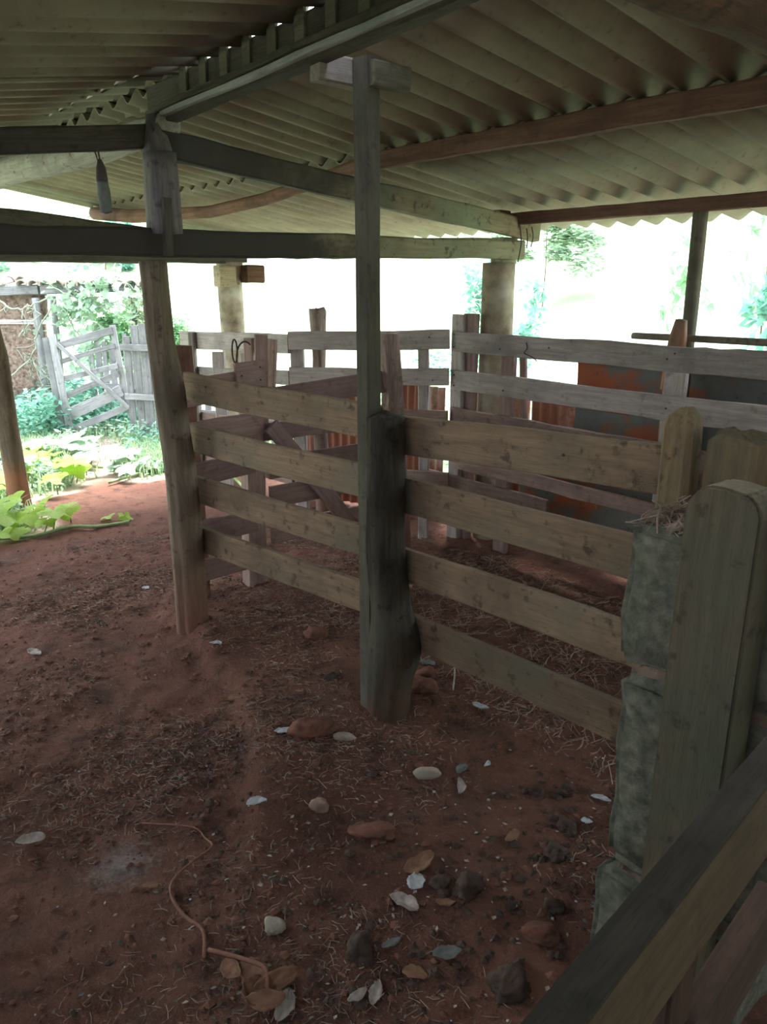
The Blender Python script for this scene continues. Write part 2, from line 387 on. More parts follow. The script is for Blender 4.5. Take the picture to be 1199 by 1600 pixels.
V = [(x, y, gz(x, y)) for x in xs for y in ys]; ny = len(ys)
Fc = [(i * ny + j, (i + 1) * ny + j, (i + 1) * ny + j + 1, i * ny + j + 1) for i in range(len(xs) - 1) for j in range(ny - 1)]
gm = mesh('ground', V, Fc, True)
at = gm.attributes.new('weedy', 'FLOAT', 'POINT'); at.data.foreach_set('value', [weedy(v[0], v[1]) for v in V])
ground = link('floor', gm, 'ground'); tag(ground, 'trodden red earth floor of the cattle shed', kind='structure')

# ------------------------------------------------------------------ roof
def roof_z(y): return 2.60 - .155 * abs(y - 1.72)
SL = math.atan(.155); PITCH = .177
def sheet_mesh(name, L, waves=6.3, amp=.0255, th=.007, seg=10, rows=3, period=PITCH):
    V, Fa = [], []; W = waves * period; nx = int(waves * seg)
    for s in (0, 1):
        for j in range(rows + 1):
            for i in range(nx + 1):
                x = i * W / nx; z = amp * math.cos(2 * math.pi * x / period)
                V.append((x, j * L / rows, z + (th if s == 0 else 0)))
    n1 = nx + 1; off = n1 * (rows + 1)
    for j in range(rows):
        for i in range(nx):
            a = j * n1 + i; Fa.append((a, a + 1, a + n1 + 1, a + n1)); b = a + off; Fa.append((b, b + n1, b + n1 + 1, b + 1))
    for i in range(nx):
        Fa.append((i, i + off, i + 1 + off, i + 1)); a = rows * n1 + i; Fa.append((a, a + 1, a + 1 + off, a + off))
    for j in range(rows):
        a = j * n1; Fa.append((a, a + n1, a + n1 + off, a + off)); a = j * n1 + nx; Fa.append((a, a + off, a + n1 + off, a + n1))
    return mesh(name, V, Fa, True)
roof = bpy.data.objects.new('ceiling', None); COL.objects.link(roof); roof.location = (-3, 1.7, 2.6)
tag(roof, 'corrugated fibre-cement roof of the shed, seen from below', kind='structure')
sm_a = sheet_mesh('roof_sheet', 1.30); sm_b = sheet_mesh('roof_sheet', 1.62); sm_c = sheet_mesh('roof_sheet', 1.83); sm_c.materials.append(M['sheet'])
sm_a.materials.append(M['sheet']); sm_b.materials.append(M['sheet'])
def put_sheet(me, x, y0, side, lift, tw=0):
    o = bpy.data.objects.new('roof_sheet', me); COL.objects.link(o)
    z = roof_z(y0) + lift
    if side > 0: o.matrix_world = Matrix.Translation((x, y0, z)) @ Matrix.Rotation(tw, 4, 'Z') @ Matrix.Rotation(-SL, 4, 'X')
    else: o.matrix_world = Matrix.Translation((x + 6.3 * PITCH, y0, z)) @ Matrix.Rotation(math.pi + tw, 4, 'Z') @ Matrix.Rotation(-SL, 4, 'X')
    attach(o, roof)
ncol = 11; x0 = -7.75
for c in range(ncol):
    x = x0 + c * 6 * PITCH; al = .008 * (c % 2)
    put_sheet(sm_a, x + PITCH / 2, 1.785, 1, al - .004 + rnd.uniform(0, .002)); put_sheet(sm_c, x + PITCH / 2, 2.92, 1, al + .001 - .02, rnd.uniform(-.002, .002))
    put_sheet(sm_a, x, 1.715, -1, al - .002); put_sheet(sm_b, x, .52, -1, al - .018)

# board walls that close the shed behind and beside the viewer
def board_wall(name, p0, p1, z1, lab):
    e = bpy.data.objects.new(name, None); COL.objects.link(e); e.location = (*p0, 0); tag(e, lab, kind='structure')
    a = Vector((*p0, 0)); b = Vector((*p1, 0)); n = int((z1 + .0) / .21)
    for k in range(n):
        z = .08 + k * .21; board('board', a + Vector((0, 0, z)), b + Vector((0, 0, z)), .205, .025, 'board', e, wob=.004, seg=12)
board_wall('wall_back', (2.6, -1.2), (2.6, 4.3), 2.2, 'board wall behind the viewer')
board_wall('wall_left', (-4.8, -1.2), (2.6, -1.2), 2.05, 'board wall on the near left side')
def single(o, label, cat, group=None): return tag(o, label, cat, group)
# ridge: dark board with a silvery batten under it
rb = thing('ridge_beam', (-3.6, 1.72, 2.5), 'dark ridge board with a silvery lower batten running to the top of the picture', 'beam')
for k in range(8):     # curved ridge caps over the far bay
    V_, F_ = [], []
    for i in range(9):
        a = math.pi * i / 8
        for xx, e in ((0, .0), (.62, .012)): V_.append((xx, math.cos(a) * (.17 + e), math.sin(a) * (.07 + e) + .0)); V_.append((xx, math.cos(a) * (.155 + e), math.sin(a) * (.055 + e)))
    for i in range(8):
        b = i * 4; F_ += [(b, b + 4, b + 6, b + 2), (b + 1, b + 3, b + 7, b + 5), (b, b + 1, b + 5, b + 4), (b + 2, b + 6, b + 7, b + 3)]
    if k == 0: capm = mesh('ridge_cap', V_, F_, True); capm.materials.append(M['sheet'])
    o = bpy.data.objects.new('ridge_cap', capm); COL.objects.link(o); o.location = (-7.8 + k * .555, 1.745, 2.565); attach(o, roof)
RY, RZ = -.035, .016    # the ridge drifts a little and rises towards the viewer
def rp(x, y, z): return (x, y + RY * (x + 3.6), z + RZ * (x + 3.6))
board('board', rp(-3.70, 1.745, 2.518), rp(1.4, 1.745, 2.462), .13, .045, 'dark', rb)
board('ledge', rp(-3.62, 1.725, 2.458), rp(1.4, 1.725, 2.458), .022, .10, 'boardthin', rb)
board('batten', rp(-3.50, 1.70, 2.437), rp(1.4, 1.70, 2.437), .020, .03, 'silver', rb)
board('board', rp(-3.50, 1.745, 2.432), rp(1.4, 1.745, 2.432), .035, .06, 'dark', rb)
for i in range(22):    # short blocks that fill the gap under the roof waves
    xx = -3.3 + i * PITCH
    board('spacer', rp(xx, 1.716, 2.48), rp(xx, 1.716, 2.59), .055, .012, 'thin', rb, up=(1, 0, 0), seg=3)
# far ridge log, a little lower
o = hlog('ridge_log', [(-3.5, 1.72, 2.40), (-4.6, 1.71, 2.39), (-5.6, 1.73, 2.43), (-7.4, 1.70, 2.44)], [.06, .072, .085, .09], 'palelog', seed=3, rough=.09)
single(o, 'thick whitish bark-stained ridge log beyond the left king post', 'beam')
# frame at the left post: tie beam, rafters, king post
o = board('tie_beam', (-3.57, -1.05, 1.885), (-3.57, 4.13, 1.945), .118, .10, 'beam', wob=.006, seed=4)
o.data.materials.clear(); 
def part_dark(name, a0, a1):   # darker colour over the first metres of a beam
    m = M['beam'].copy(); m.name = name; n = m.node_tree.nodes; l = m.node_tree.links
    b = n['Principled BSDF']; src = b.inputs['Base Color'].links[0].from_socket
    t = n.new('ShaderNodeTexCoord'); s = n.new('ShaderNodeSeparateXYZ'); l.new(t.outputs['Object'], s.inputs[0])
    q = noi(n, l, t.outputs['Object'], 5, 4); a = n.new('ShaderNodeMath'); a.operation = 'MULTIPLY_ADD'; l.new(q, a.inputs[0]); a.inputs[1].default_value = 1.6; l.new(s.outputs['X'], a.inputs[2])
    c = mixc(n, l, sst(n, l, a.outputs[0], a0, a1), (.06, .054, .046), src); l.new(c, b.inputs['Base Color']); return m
M['tie'] = part_dark('half_dark_beam', 4.2, 5.0); M['rafter'] = part_dark('half_dark_rafter', 1.3, 2.9); o.data.materials.append(M['tie'])
single(o, 'long level tie beam, dark on the left and lichen-mottled towards the round pillar', 'beam')
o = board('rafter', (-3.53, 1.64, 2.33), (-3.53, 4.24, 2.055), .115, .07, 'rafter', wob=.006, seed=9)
single(o, 'greenish-brown rafter sloping from the king post down to the round pillar', 'rafter')
o = board('rafter', (-3.55, -1.1, 2.0), (-3.57, 1.70, 2.362), .10, .07, 'dark', wob=.005, seed=19)
single(o, 'dark rafter on the left of the king post, above the half-dark tie beam', 'rafter')
kp = thing('king_post', (-3.545, 1.675, 1.93), 'weathered purplish-grey king post with a wedge top above the left shed post', 'post')
k1 = log('shaft', [(-3.535, 1.69, 1.955), (-3.535, 1.685, 2.29)], [.070, .066], 'king', kp, n=16, rough=.05, square=.7, crack=[5.4], crackd=.15)
log('wedge_top', [(-3.535, 1.675, 2.294), (-3.535, 1.67, 2.44)], [.060, .028], 'king', kp, n=16, rough=.05, square=.5)
board('tenon', (-3.455, 1.655, 1.86), (-3.455, 1.665, 2.10), .038, .025, 'dark', kp, up=(0, 1, 0), seg=4)
# purlins on the right slope
o = board('purlin', (-3.56, 2.85, 2.352), (1.3, 2.85, 2.362), .085, .055, 'purlin', wob=.005)
single(o, 'long red-brown purlin halfway up the right roof slope', 'purlin')
o = board('purlin', (-3.62, 4.05, 2.125), (1.3, 4.05, 2.135), .07, .055, 'purlin', wob=.004)
single(o, 'long red-brown purlin along the wavy eave, carried by the thin post', 'purlin')
o = hlog('purlin_log', [(-3.6, 2.88, 2.35), (-4.2, 2.88, 2.285), (-4.6, 2.88, 2.245), (-5.3, 2.88, 2.215), (-6.6, 2.88, 2.26), (-7.4, 2.88, 2.33)], [.035, .036, .038, .04, .05, .055], 'purlin', seed=13)
single(o, 'sagging reddish log purlin under the far bay of the roof', 'purlin')
board('cleat', (-3.60, 3.93, 2.13), (-3.60, 4.03, 2.13), .10, .07, 'purlin', None, seg=3); bpy.data.objects['cleat'].name = 'purlin_cleat'
single(bpy.data.objects['purlin_cleat'], 'small brown cleat at the purlin end above the round pillar', 'cleat')
# far frame
o = board('tie_beam', (-7.1, 1.0, 2.33), (-7.1, 4.4, 2.04), .13, .10, 'dark', wob=.006)
single(o, 'dark slanting beam crossing the bright gap under the far roof end', 'beam')
o = board('tie_beam', (-7.1, -.9, 1.93), (-7.1, 4.2, 1.97), .10, .09, 'dark', wob=.006)
single(o, 'far level beam mostly hidden behind the half-dark tie beam', 'beam')
# near frame log in the upper right corner
o = hlog('rafter_log', [(-1.02, .2, 2.33), (-1.0, 1.5, 2.345), (-1.0, 2.6, 2.33), (-1.0, 4.2, 2.12)], [.08, .085, .08, .07], 'rust_log', rough=.08)
single(o, 'close rusty-brown log crossing the upper right corner', 'beam')

# ------------------------------------------------------------------ shed posts
pa = thing('shed_post', (-3.56, 1.70, 0), 'bent greyish log post under the king post, reddened with soil at its foot', 'post')
log('trunk', [(-3.62, 1.735, -.08), (-3.60, 1.72, .35), (-3.58, 1.705, .8), (-3.58, 1.675, 1.2), (-3.585, 1.65, 1.5), (-3.58, 1.64, 1.84)],
    [.085, .082, .078, .076, .066, .062], 'log', pa, n=28, rough=.05, crack=[5.2, 1.1], crackd=.16, seed=11)
# centre: blackened log with a thin squared post behind it
cb = thing('fence_post', (-2.19, 1.95, 0), 'blackened thick log post with a swollen foot at the centre of the near fence', 'post')
log('trunk', [(-2.245, 1.905, -.06), (-2.23, 1.905, .18), (-2.20, 1.91, .36), (-2.225, 1.905, .52), (-2.25, 1.90, .75), (-2.25, 1.895, 1.27)],
    [.084, .088, .102, .080, .075, .071], 'blacklog', cb, n=30, rough=.07, lobes=.04, crack=[4.3], crackd=.2, top='dome', seed=21)
tp = thing('timber_post', (-2.29, 1.89, 0), 'tall thin squared post rising from the black log to the roof', 'post')
board('shaft', (-2.325, 1.885, -.02), (-2.30, 1.855, 2.46), .075, .065, 'board', tp, up=(1, 0, 0), wob=.004, seed=5)
tp.children[0].data.materials.clear(); 
tp.children[0].data.materials.append(M['boardthin'])
bk = thing('bracket', (-2.28, 1.9, 2.4), 'short double block bracket nailed across the head of the tall thin post', 'bracket')
board('near_block', (-2.375, 1.70, 2.425), (-2.365, 1.90, 2.42), .09, .06, 'grey', bk, wob=.005, seg=5)
board('far_block', (-2.26, 1.84, 2.405), (-2.25, 1.99, 2.40), .075, .05, 'boardthin', bk, wob=.004, seg=5)
# round pillar under the rafter
dp = thing('round_pillar', (-3.65, 4.02, 0), 'stained round concrete pillar with a squared timber head behind the back fence', 'pillar')
log('shaft', [(-3.65, 4.03, -.05), (-3.65, 4.03, 1.0), (-3.645, 4.03, 1.865)], [.115, .108, .105], 'pillar', dp, n=30, rough=.015, crack=[.95], crackd=.05)
board('head', (-3.64, 4.07, 1.86), (-3.64, 4.07, 2.02), .16, .10, 'beam', dp, up=(0, 1, 0), seg=4)
for k, (a, b) in enumerate((((-3.49, 4.03, 1.87), (-3.49, 4.03, 2.10)), ((-3.475, 4.09, 1.95), (-3.475, 4.08, 2.07)), ((-3.475, 4.13, 1.96), (-3.475, 4.13, 2.08)))):
    m = (Vector(a) + Vector(b)) * .5 + Vector((.01, rnd.uniform(-.02, .02), 0)); tube('tie_wire', smoothpts([a, m, b], 4), .004, 'wire', dp, n=5)
# thin eave post
o = log('eave_post', [(-2.30, 4.06, -.05), (-2.30, 4.06, 1.0), (-2.30, 4.055, 2.095)], [.036, .032, .036], 'pale', n=12, rough=.03, square=.8)
o.data.materials.clear(); o.data.materials.append(M['thin'])
single(o, 'slender squared post carrying the eave purlin on the right', 'post')
# far pillar with block bracket
fp = thing('round_pillar', (-7.1, 4.12, 0), 'pale far pillar with two blocks at its head, left of the back fence', 'pillar')
log('shaft', [(-7.14, 4.06, -.1), (-7.15, 4.06, 1.0), (-7.17, 4.06, 1.80)], [.12, .115, .12], 'pillar', fp, n=20, rough=.03)
log('capital', [(-7.15, 4.06, 1.72), (-7.15, 4.06, 1.93)], [.10, .13], 'pillar', fp, n=18, rough=.05, lobes=.08)
board('block', (-6.98, 3.82, 1.80), (-6.98, 3.99, 1.80), .19, .12, 'beam', fp, seg=3)
board('block', (-6.98, 4.11, 1.82), (-6.98, 4.30, 1.82), .17, .14, 'rust_log', fp, seg=3)
# leaning pole outside on the left
o = log('leaning_pole', [(-6.73, 1.77, -.05), (-6.73, 1.765, .25), (-6.70, 1.745, .58), (-6.64, 1.73, .9), (-6.53, 1.70, 1.2), (-6.4, 1.60, 1.7), (-6.35, 1.5, 2.15)], [.085, .08, .078, .074, .07, .066, .06], 'outpost', n=18, rough=.07, lobes=.03)
single(o, 'leaning outdoor log pole at the left edge, among squash leaves', 'post')
# brush hanging from the left rafter
hb = thing('hanging_brush', (-3.5, 1.41, 2.24), 'worn grey brush hanging by a wire left of the king post', 'brush')
tube('wire', [(-3.5, 1.395, 2.29), (-3.5, 1.40, 2.27), (-3.5, 1.405, 2.225)], .004, 'wire', hb)
tube('wire', [(-3.5, 1.385, 2.27), (-3.5, 1.398, 2.22)], .003, 'wire', hb)
log('handle', [(-3.5, 1.405, 2.15), (-3.5, 1.405, 2.20), (-3.5, 1.403, 2.235)], [.024, .02, .008], 'wire', hb, n=12, seg_per=.012)
log('bristles', [(-3.5, 1.405, 2.15), (-3.5, 1.408, 2.10), (-3.5, 1.41, 2.03)], [.022, .026, .024], 'brush', hb, n=14, rough=.1, seg_per=.012)

# ------------------------------------------------------------------ near fence
nf = thing('board_fence', (-2.9, 1.80, 0), 'near fence panel of four olive boards between the bent post and the black log', 'fence')
for z0, z1, s in ((1.255, 1.245, 1), (1.00, 1.01, 2), (.735, .775, 3), (.475, .535, 4)):
    board('board', (-3.67, 1.805, z0), (-2.29, 1.93, z1 - .012 - (1.25 - z1) * .03), .135, .028, 'board', nf, wob=.003, bow=-.004, seed=s * 7.7, chip=.01)
nails([(-3.46, 1.80, z) for z in (1.27, 1.02)], (0, -1, 0), nf)
nf2 = thing('board_fence', (-1.7, 2.0, 0), 'near fence panel of four olive boards between the black log and the concrete pillar', 'fence')
for z0, z1, x1, s in ((1.19, 1.245, -1.10, 1), (.955, .97, -1.0, 2), (.675, .695, -1.0, 3), (.405, .425, -1.0, 4)):
    board('board', (-2.27, 1.985, z0), (x1, 2.005, z1), .14, .028, 'board', nf2, wob=.003, bow=.004, seed=s * 5.1 + 50, chip=.01)
nails([(-1.16, 1.985, 1.27), (-1.17, 1.985, 1.20), (-1.5, 1.982, 1.235)], (0, -1, 0), nf2)

# posts at the right end
def pointed_post(name, cx, cy, wx, wy, h, peak, mat, parent=None, rot=0, chamf=.0, rough=.004, base=-.05):
    """squared post with a chipped, many-sided top"""
    V, Fa = [], []; n = 16; ring = []
    for k in range(n):
        th = 2 * math.pi * (k + .5) / n; c, s = math.cos(th), math.sin(th); q = 1 / max(abs(c), abs(s))
        q = min(q, 1.32); ring.append((c * q * wx / 2, s * q * wy / 2))
    zs = [base + (h - base) * i / 22 for i in range(23)]; sd = rnd.random() * 50
    for z in zs:
        for (a, b) in ring:
            d = rough * noise.noise(Vector((a * 30 + sd, b * 30, z * 3)))
            V.append((a + d, b + d, z))
    for (f, dz) in ((.84, peak * .55), (.30, peak)):
        for (a, b) in ring:
            V.append((a * f + .12 * wx * (1 - f) * math.sin(sd), b * f, h + dz + rough * 1.5 * noise.noise(Vector((a * 40, b * 40, sd)))))
    m = len(V) // n
    for i in range(m - 1):
        for k in range(n):
            a0, b0 = i * n + k, i * n + (k + 1) % n; Fa.append((a0, b0, b0 + n, a0 + n))
    Fa.append(tuple((m - 1) * n + k for k in range(n)))
    o = link(name, mesh(name, V, Fa), mat); o.location = (cx, cy, 0); o.rotation_euler = (0, 0, rot)
    if parent: attach(o, parent)
    return o
o = pointed_post('fence_post', -1.085, 1.935, .085, .085, 1.385, .05, 'olivepost', rot=.1)
single(o, 'slim yellowish squared post with a pointed top behind the concrete pillar', 'post')
o = pointed_post('fence_post', -.94, 1.985, .15, .12, 1.36, .025, 'olivepost', rot=.15, rough=.012)
single(o, 'stubby fibrous post stump behind the concrete pillar', 'post')
cp = thing('block_pillar', (-.8, 1.72, 0), 'mossy pillar of stacked concrete blocks with straw on top', 'pillar')
def block(x0, x1, y0, y1, z0, z1, mat='block', r=.012, name='block'):
    bm = bmesh.new(); bmesh.ops.create_cube(bm, size=1)
    bmesh.ops.bevel(bm, geom=bm.edges[:] , offset=.05, segments=2, affect='EDGES')
    for v in bm.verts: v.co = Vector(((x0 + x1) / 2 + v.co.x * (x1 - x0), (y0 + y1) / 2 + v.co.y * (y1 - y0), (z0 + z1) / 2 + v.co.z * (z1 - z0)))
    bmesh.ops.subdivide_edges(bm, edges=bm.edges[:], cuts=5, use_grid_fill=True)
    for v in bm.verts:
        v.co += Vector((noise.noise(v.co * 9), noise.noise(v.co * 9 + Vector((5, 5, 5))), noise.noise(v.co * 9 + Vector((9, 1, 5))))) * r + v.normal * noise.noise(v.co * 45) * r * .5
    me = bpy.data.meshes.new(name); bm.to_mesh(me); bm.free(); me.polygons.foreach_set('use_smooth', [True] * len(me.polygons))
    o = link(name, me, mat, None); attach(o, cp); return o
block(-1.02, -.62, 1.60, 1.86, -.08, .235)
block(-1.00, -.60, 1.615, 1.84, .27, .82)
block(-1.015, -.60, 1.61, 1.85, .85, 1.20)
block(-.98, -.62, 1.635, 1.83, .22, .29, 'mortar', .02, 'mortar_joint')
block(-.985, -.62, 1.63, 1.83, .80, .87, 'mortar', .015, 'mortar_joint')
def scatter_sticks(name, n, area, zf, mat, lmin, lmax, wd, parent=None, tilt=.25, seed=1, loc=None):
    r = random.Random(seed); V, Fa = [], []
    for i in range(n):
        x, y = area(r); z = zf(x, y); a = r.uniform(0, math.pi); L = r.uniform(lmin, lmax) * .5; t = r.uniform(-tilt, tilt); q = r.uniform(.6, 1.3) * wd
        d = Vector((math.cos(a) * L, math.sin(a) * L, abs(math.sin(t)) * L)); s = Vector((-math.sin(a) * q, math.cos(a) * q, 0)); u = Vector((0, 0, q * 1.2))
        c = Vector((x, y, z + .003)); b = len(V); bend = Vector((-math.sin(a), math.cos(a), .3)) * L * r.uniform(-.3, .3)
        c = c + Vector((0, 0, abs(d.z)))
        for e, ct in ((-1, c - d), (0, c + bend), (1, c + d)): V += [ct - s, ct + s, ct + u]
        for k in (0, 3):
            for j in range(3): Fa.append((b + k + j, b + k + (j + 1) % 3, b + k + 3 + (j + 1) % 3, b + k + 3 + j))
        Fa += [(b, b + 2, b + 1), (b + 6, b + 7, b + 8)]
    return link(name, mesh(name, V, Fa), mat, parent)
def top_z(x, y): return 1.20 + .015 * noise.noise(Vector((x * 9, y * 9, 0))) + max(0, x + .85) * .12
s = scatter_sticks('straw_heap', 900, lambda r: (r.uniform(-1.0, -.61), r.uniform(1.63, 1.84)), top_z, 'straw', .02, .09, .0018, None, .5, 5)
attach(s, cp); s['kind'] = 'stuff'
o = board('cap_stone', (-.74, 1.74, 1.225), (-.55, 1.74, 1.26), .10, .24, 'dung', cp, up=(0, 0, 1), wob=.02); o.name = 'dung_crust'
# wide flat post in front of the pillar
wp = thing('plank_post', (-.74, 1.55, 0), 'wide mossy sawn post with rounded shoulders in front of the concrete pillar', 'post')
def shoulder_post(x0, x1, y0, y1, h):
    prof = [(x0, -.02), (x1, -.02), (x1, h - .045), (x1 - .010, h - .022), (x1 - .03, h - .006), ((x0 + x1) / 2, h), (x0 + .045, h - .002), (x0 + .024, h - .014), (x0, h - .05)]
    # lower part divided so the face can undulate
    bm = bmesh.new(); vs = [bm.verts.new((a - x0, 0, z)) for a, z in prof]; f = bm.faces.new(vs)
    e = bmesh.ops.extrude_face_region(bm, geom=[f]); 
    for v in e['geom']:
        if isinstance(v, bmesh.types.BMVert): v.co.y += y1 - y0
    bmesh.ops.recalc_face_normals(bm, faces=bm.faces)
    bmesh.ops.bevel(bm, geom=bm.edges[:], offset=.006, segments=2, affect='EDGES')
    me = bpy.data.meshes.new('shaft'); bm.to_mesh(me); bm.free(); return me
o = link('shaft', shoulder_post(-.835, -.675, 1.50, 1.595, 1.36), 'mossy'); o.location = (-.835, 1.50, 0)
o.rotation_euler = (-.0, .012, 0); attach(o, wp)
# near gate in the lower right corner
ng = thing('near_gate', (-.42, .9, 0), 'close dark-edged plank gate cutting across the lower right corner', 'gate')
board('rail', (-.345, .20, .905), (-.475, 1.32, .93), .15, .045, 'pink', ng, wob=.003, seg=14)
board('rail', (-.345, .20, .60), (-.475, 1.32, .62), .14, .04, 'pink', ng, wob=.003, seg=14)
board('stile', (-.445, .93, .22), (-.445, .93, .96), .07, .03, 'purlin', ng, up=(0, 1, 0), seg=6)
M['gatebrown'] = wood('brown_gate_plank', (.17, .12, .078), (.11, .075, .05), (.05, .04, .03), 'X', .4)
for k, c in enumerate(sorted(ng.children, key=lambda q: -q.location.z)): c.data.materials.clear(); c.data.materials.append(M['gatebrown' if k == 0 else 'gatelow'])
single_top = board('dark_edge', (-.352, .20, .984), (-.482, 1.32, 1.009), .008, .05, 'dark', ng, wob=.001, seg=14)  # thin dark strip along the top of the upper rail

# ------------------------------------------------------------------ middle gate line, behind the near fence
mg = thing('board_fence', (-3.94, 2.1, 0), 'short dusty fence panel right behind the bent post, joining its red corner post', 'fence')
for z0, z1, hh in ((1.175, 1.21, .145), (.955, .975, .13), (.725, .75, .13), (.40, .40, .13), (.165, .185, .13)):
    board('board', (-3.95, 1.93, z0), (-3.94, 2.40 if z0 > .9 else 2.33, z1), hh, .026, 'pink', mg, wob=.003, seg=8)
board('cleat', (-3.925, 2.23, 1.235), (-3.925, 2.415, 1.245), .17, .025, 'pink', mg, seg=4)
nails([(-3.908, 2.38, z) for z in (1.29, 1.22)] + [(-3.908, 2.26, 1.25)], (1, 0, 0), mg)
o = log('corner_post', [(-4.02, 1.955, -.05), (-4.02, 1.955, .7), (-4.02, 1.955, 1.42)], [.075, .07, .065], 'redpost', n=16, rough=.09, lobes=.05, crack=[5.6], crackd=.2)
single(o, 'red-brown ribbed post standing just behind the bent post', 'post')
mp = thing('gate_post', (-3.99, 2.36, 0), 'reddish squared gate post with a forked grey head at the middle of the inner fence', 'post')
board('lower_shaft', (-3.99, 2.33, -.03), (-3.99, 2.36, 1.20), .115, .11, 'pink', mp, up=(0, 1, 0), wob=.005)
board('head', (-4.02, 2.44, .85), (-4.02, 2.46, 1.46), .075, .035, 'pale', mp, up=(.5, 1, 0), wob=.004, seg=6)
board('head', (-4.07, 2.52, 1.10), (-4.06, 2.54, 1.43), .09, .035, 'pink', mp, up=(.9, .5, 0), wob=.004, seg=6)
mp.children[0].data.materials.clear(); mp.children[0].data.materials.append(M['pink'])
gt = thing('board_gate', (-3.9, 2.75, 0), 'inner gate of dusty boards with a diagonal brace, seen through the near fence', 'gate')
for z0, z1, hh in ((1.10, 1.165, .13), (.70, .73, .13), (.53, .55, .125), (.30, .33, .125)):
    board('board', (-3.93, 2.42, z0), (-3.80, 3.32, z1), hh, .026, 'pink', gt, wob=.003, seg=8)
board('brace', (-3.885, 2.42, .96), (-3.80, 2.98, .22), .10, .024, 'pink', gt, up=(0, .5, .5), seg=8)
board('board', (-3.93, 2.40, .915), (-3.80, 3.30, .93), .10, .026, 'pink', gt, seg=8)
nails([(-3.87, 2.47, .90), (-3.865, 2.52, .83)], (1, .1, 0), gt)
# wire loops at the gate head
for (cy, cz, ry, rz, a0, a1, lb) in ((2.235, 1.385, .016, .062, .3, 6.6, 'narrow dark wire loop hooked over the inner fence, left one'), (2.30, 1.345, .055, .088, .9, 4.9, 'wider half-round wire loop hanging on the inner fence, right one')):
    pts = [(-3.93, cy + ry * math.cos(a0 + (a1 - a0) * i / 20), cz + rz * math.sin(a0 + (a1 - a0) * i / 20)) for i in range(21)]
    single(tube('wire_loop', pts, .005, 'wire', n=6), lb, 'wire')
ep = thing('gnarled_post', (-3.87, 3.38, 0), 'gnarled grey post with a bark hollow, just right of the tall thin post', 'post')
log('trunk', [(-3.86, 3.37, -.04), (-3.86, 3.34, .4), (-3.84, 3.30, .9), (-3.80, 3.26, 1.15), (-3.81, 3.24, 1.44)], [.085, .08, .078, .072, .066], 'bark', ep, n=26, rough=.14, lobes=.10, crack=[4.9, 5.5], crackd=.3)

# ------------------------------------------------------------------ back fence
bf = thing('board_fence', (-2.7, 3.8, 0), 'long back fence of pale grey boards in front of the round pillar and scrap metal', 'fence')
for k, (z0, z1, h, x0, x1, mt) in enumerate(((1.375, 1.385, .13, -3.80, .6, 'grey'), (1.125, 1.135, .13, -3.80, .6, 'grey'), (.885, .86, .12, -3.80, .6, 'pink'), (.575, .555, .085, -3.78, .6, 'pink'), (.435, .42, .105, -4.1, -2.95, 'pink'), (.30, .28, .075, -2.93, .6, 'pink'))):
    board('board', (x0, 3.785, z0), (x1, 3.78, z1), h, .026, mt, bf, wob=.005, bow=-.006, seg=26, seed=k * 3.3 + 7)
for (x, y, wx, zt, mt, nm) in ((-3.79, 3.82, .10, 1.545, 'grey', 'post'), (-3.36, 3.83, .10, 1.33, 'pink', 'post'), (-2.22, 3.83, .115, 1.30, 'grey', 'post'), (-1.0, 3.83, .11, 1.4, 'pink', 'post')):
    board(nm, (x, y, -.04), (x + .01, y, zt), wx, .045, mt, bf, up=(1, 0, 0), wob=.004)
board('post', (-3.74, 3.87, -.04), (-3.72, 3.87, 1.55), .09, .07, 'pink', bf, up=(1, 0, 0), wob=.004)
board('splint', (-3.245, 3.90, .6), (-3.29, 3.89, 1.31), .05, .02, 'pink', bf, up=(1, 0, 0), wob=.003)
nails([(-3.78, 3.769, 1.42), (-3.78, 3.769, 1.34), (-3.77, 3.769, 1.16), (-3.77, 3.769, 1.09), (-3.38, 3.769, 1.35), (-3.34, 3.769, 1.10), (-2.24, 3.767, 1.37), (-2.22, 3.767, 1.12), (-2.2, 3.767, 1.40), (-3.0, 3.767, 1.38)], (0, -1, 0), bf)
tube('wire_twist', smoothpts([(-3.17, 3.767, 1.40), (-3.15, 3.755, 1.37), (-3.18, 3.765, 1.34), (-3.12, 3.767, 1.32), (-3.08, 3.767, 1.30)], 3), .003, 'wire', bf, n=5)
o = log('post_stump', [(-2.28, 3.90, 1.2), (-2.27, 3.90, 1.47), (-2.26, 3.90, 1.56)], [.048, .045, .03], 'outpost', n=14, rough=.16, lobes=.12)
o.data.transform(Matrix.Translation((0, 0, 0)))
single(o, 'broken brown stump beside the thin eave post, behind the top board', 'stump')
o.location.z = 1.2
board('shank', (-2.28, 3.905, -.05), (-2.28, 3.905, 1.25), .07, .06, 'outpost', o, up=(1, 0, 0))
o = log('pole', [(-2.6, 4.0, 1.46), (-.2, 3.95, 1.475)], [.018, .018], 'thin', n=8); single(o, 'thin grey pole lying behind the top board at the right edge', 'pole')
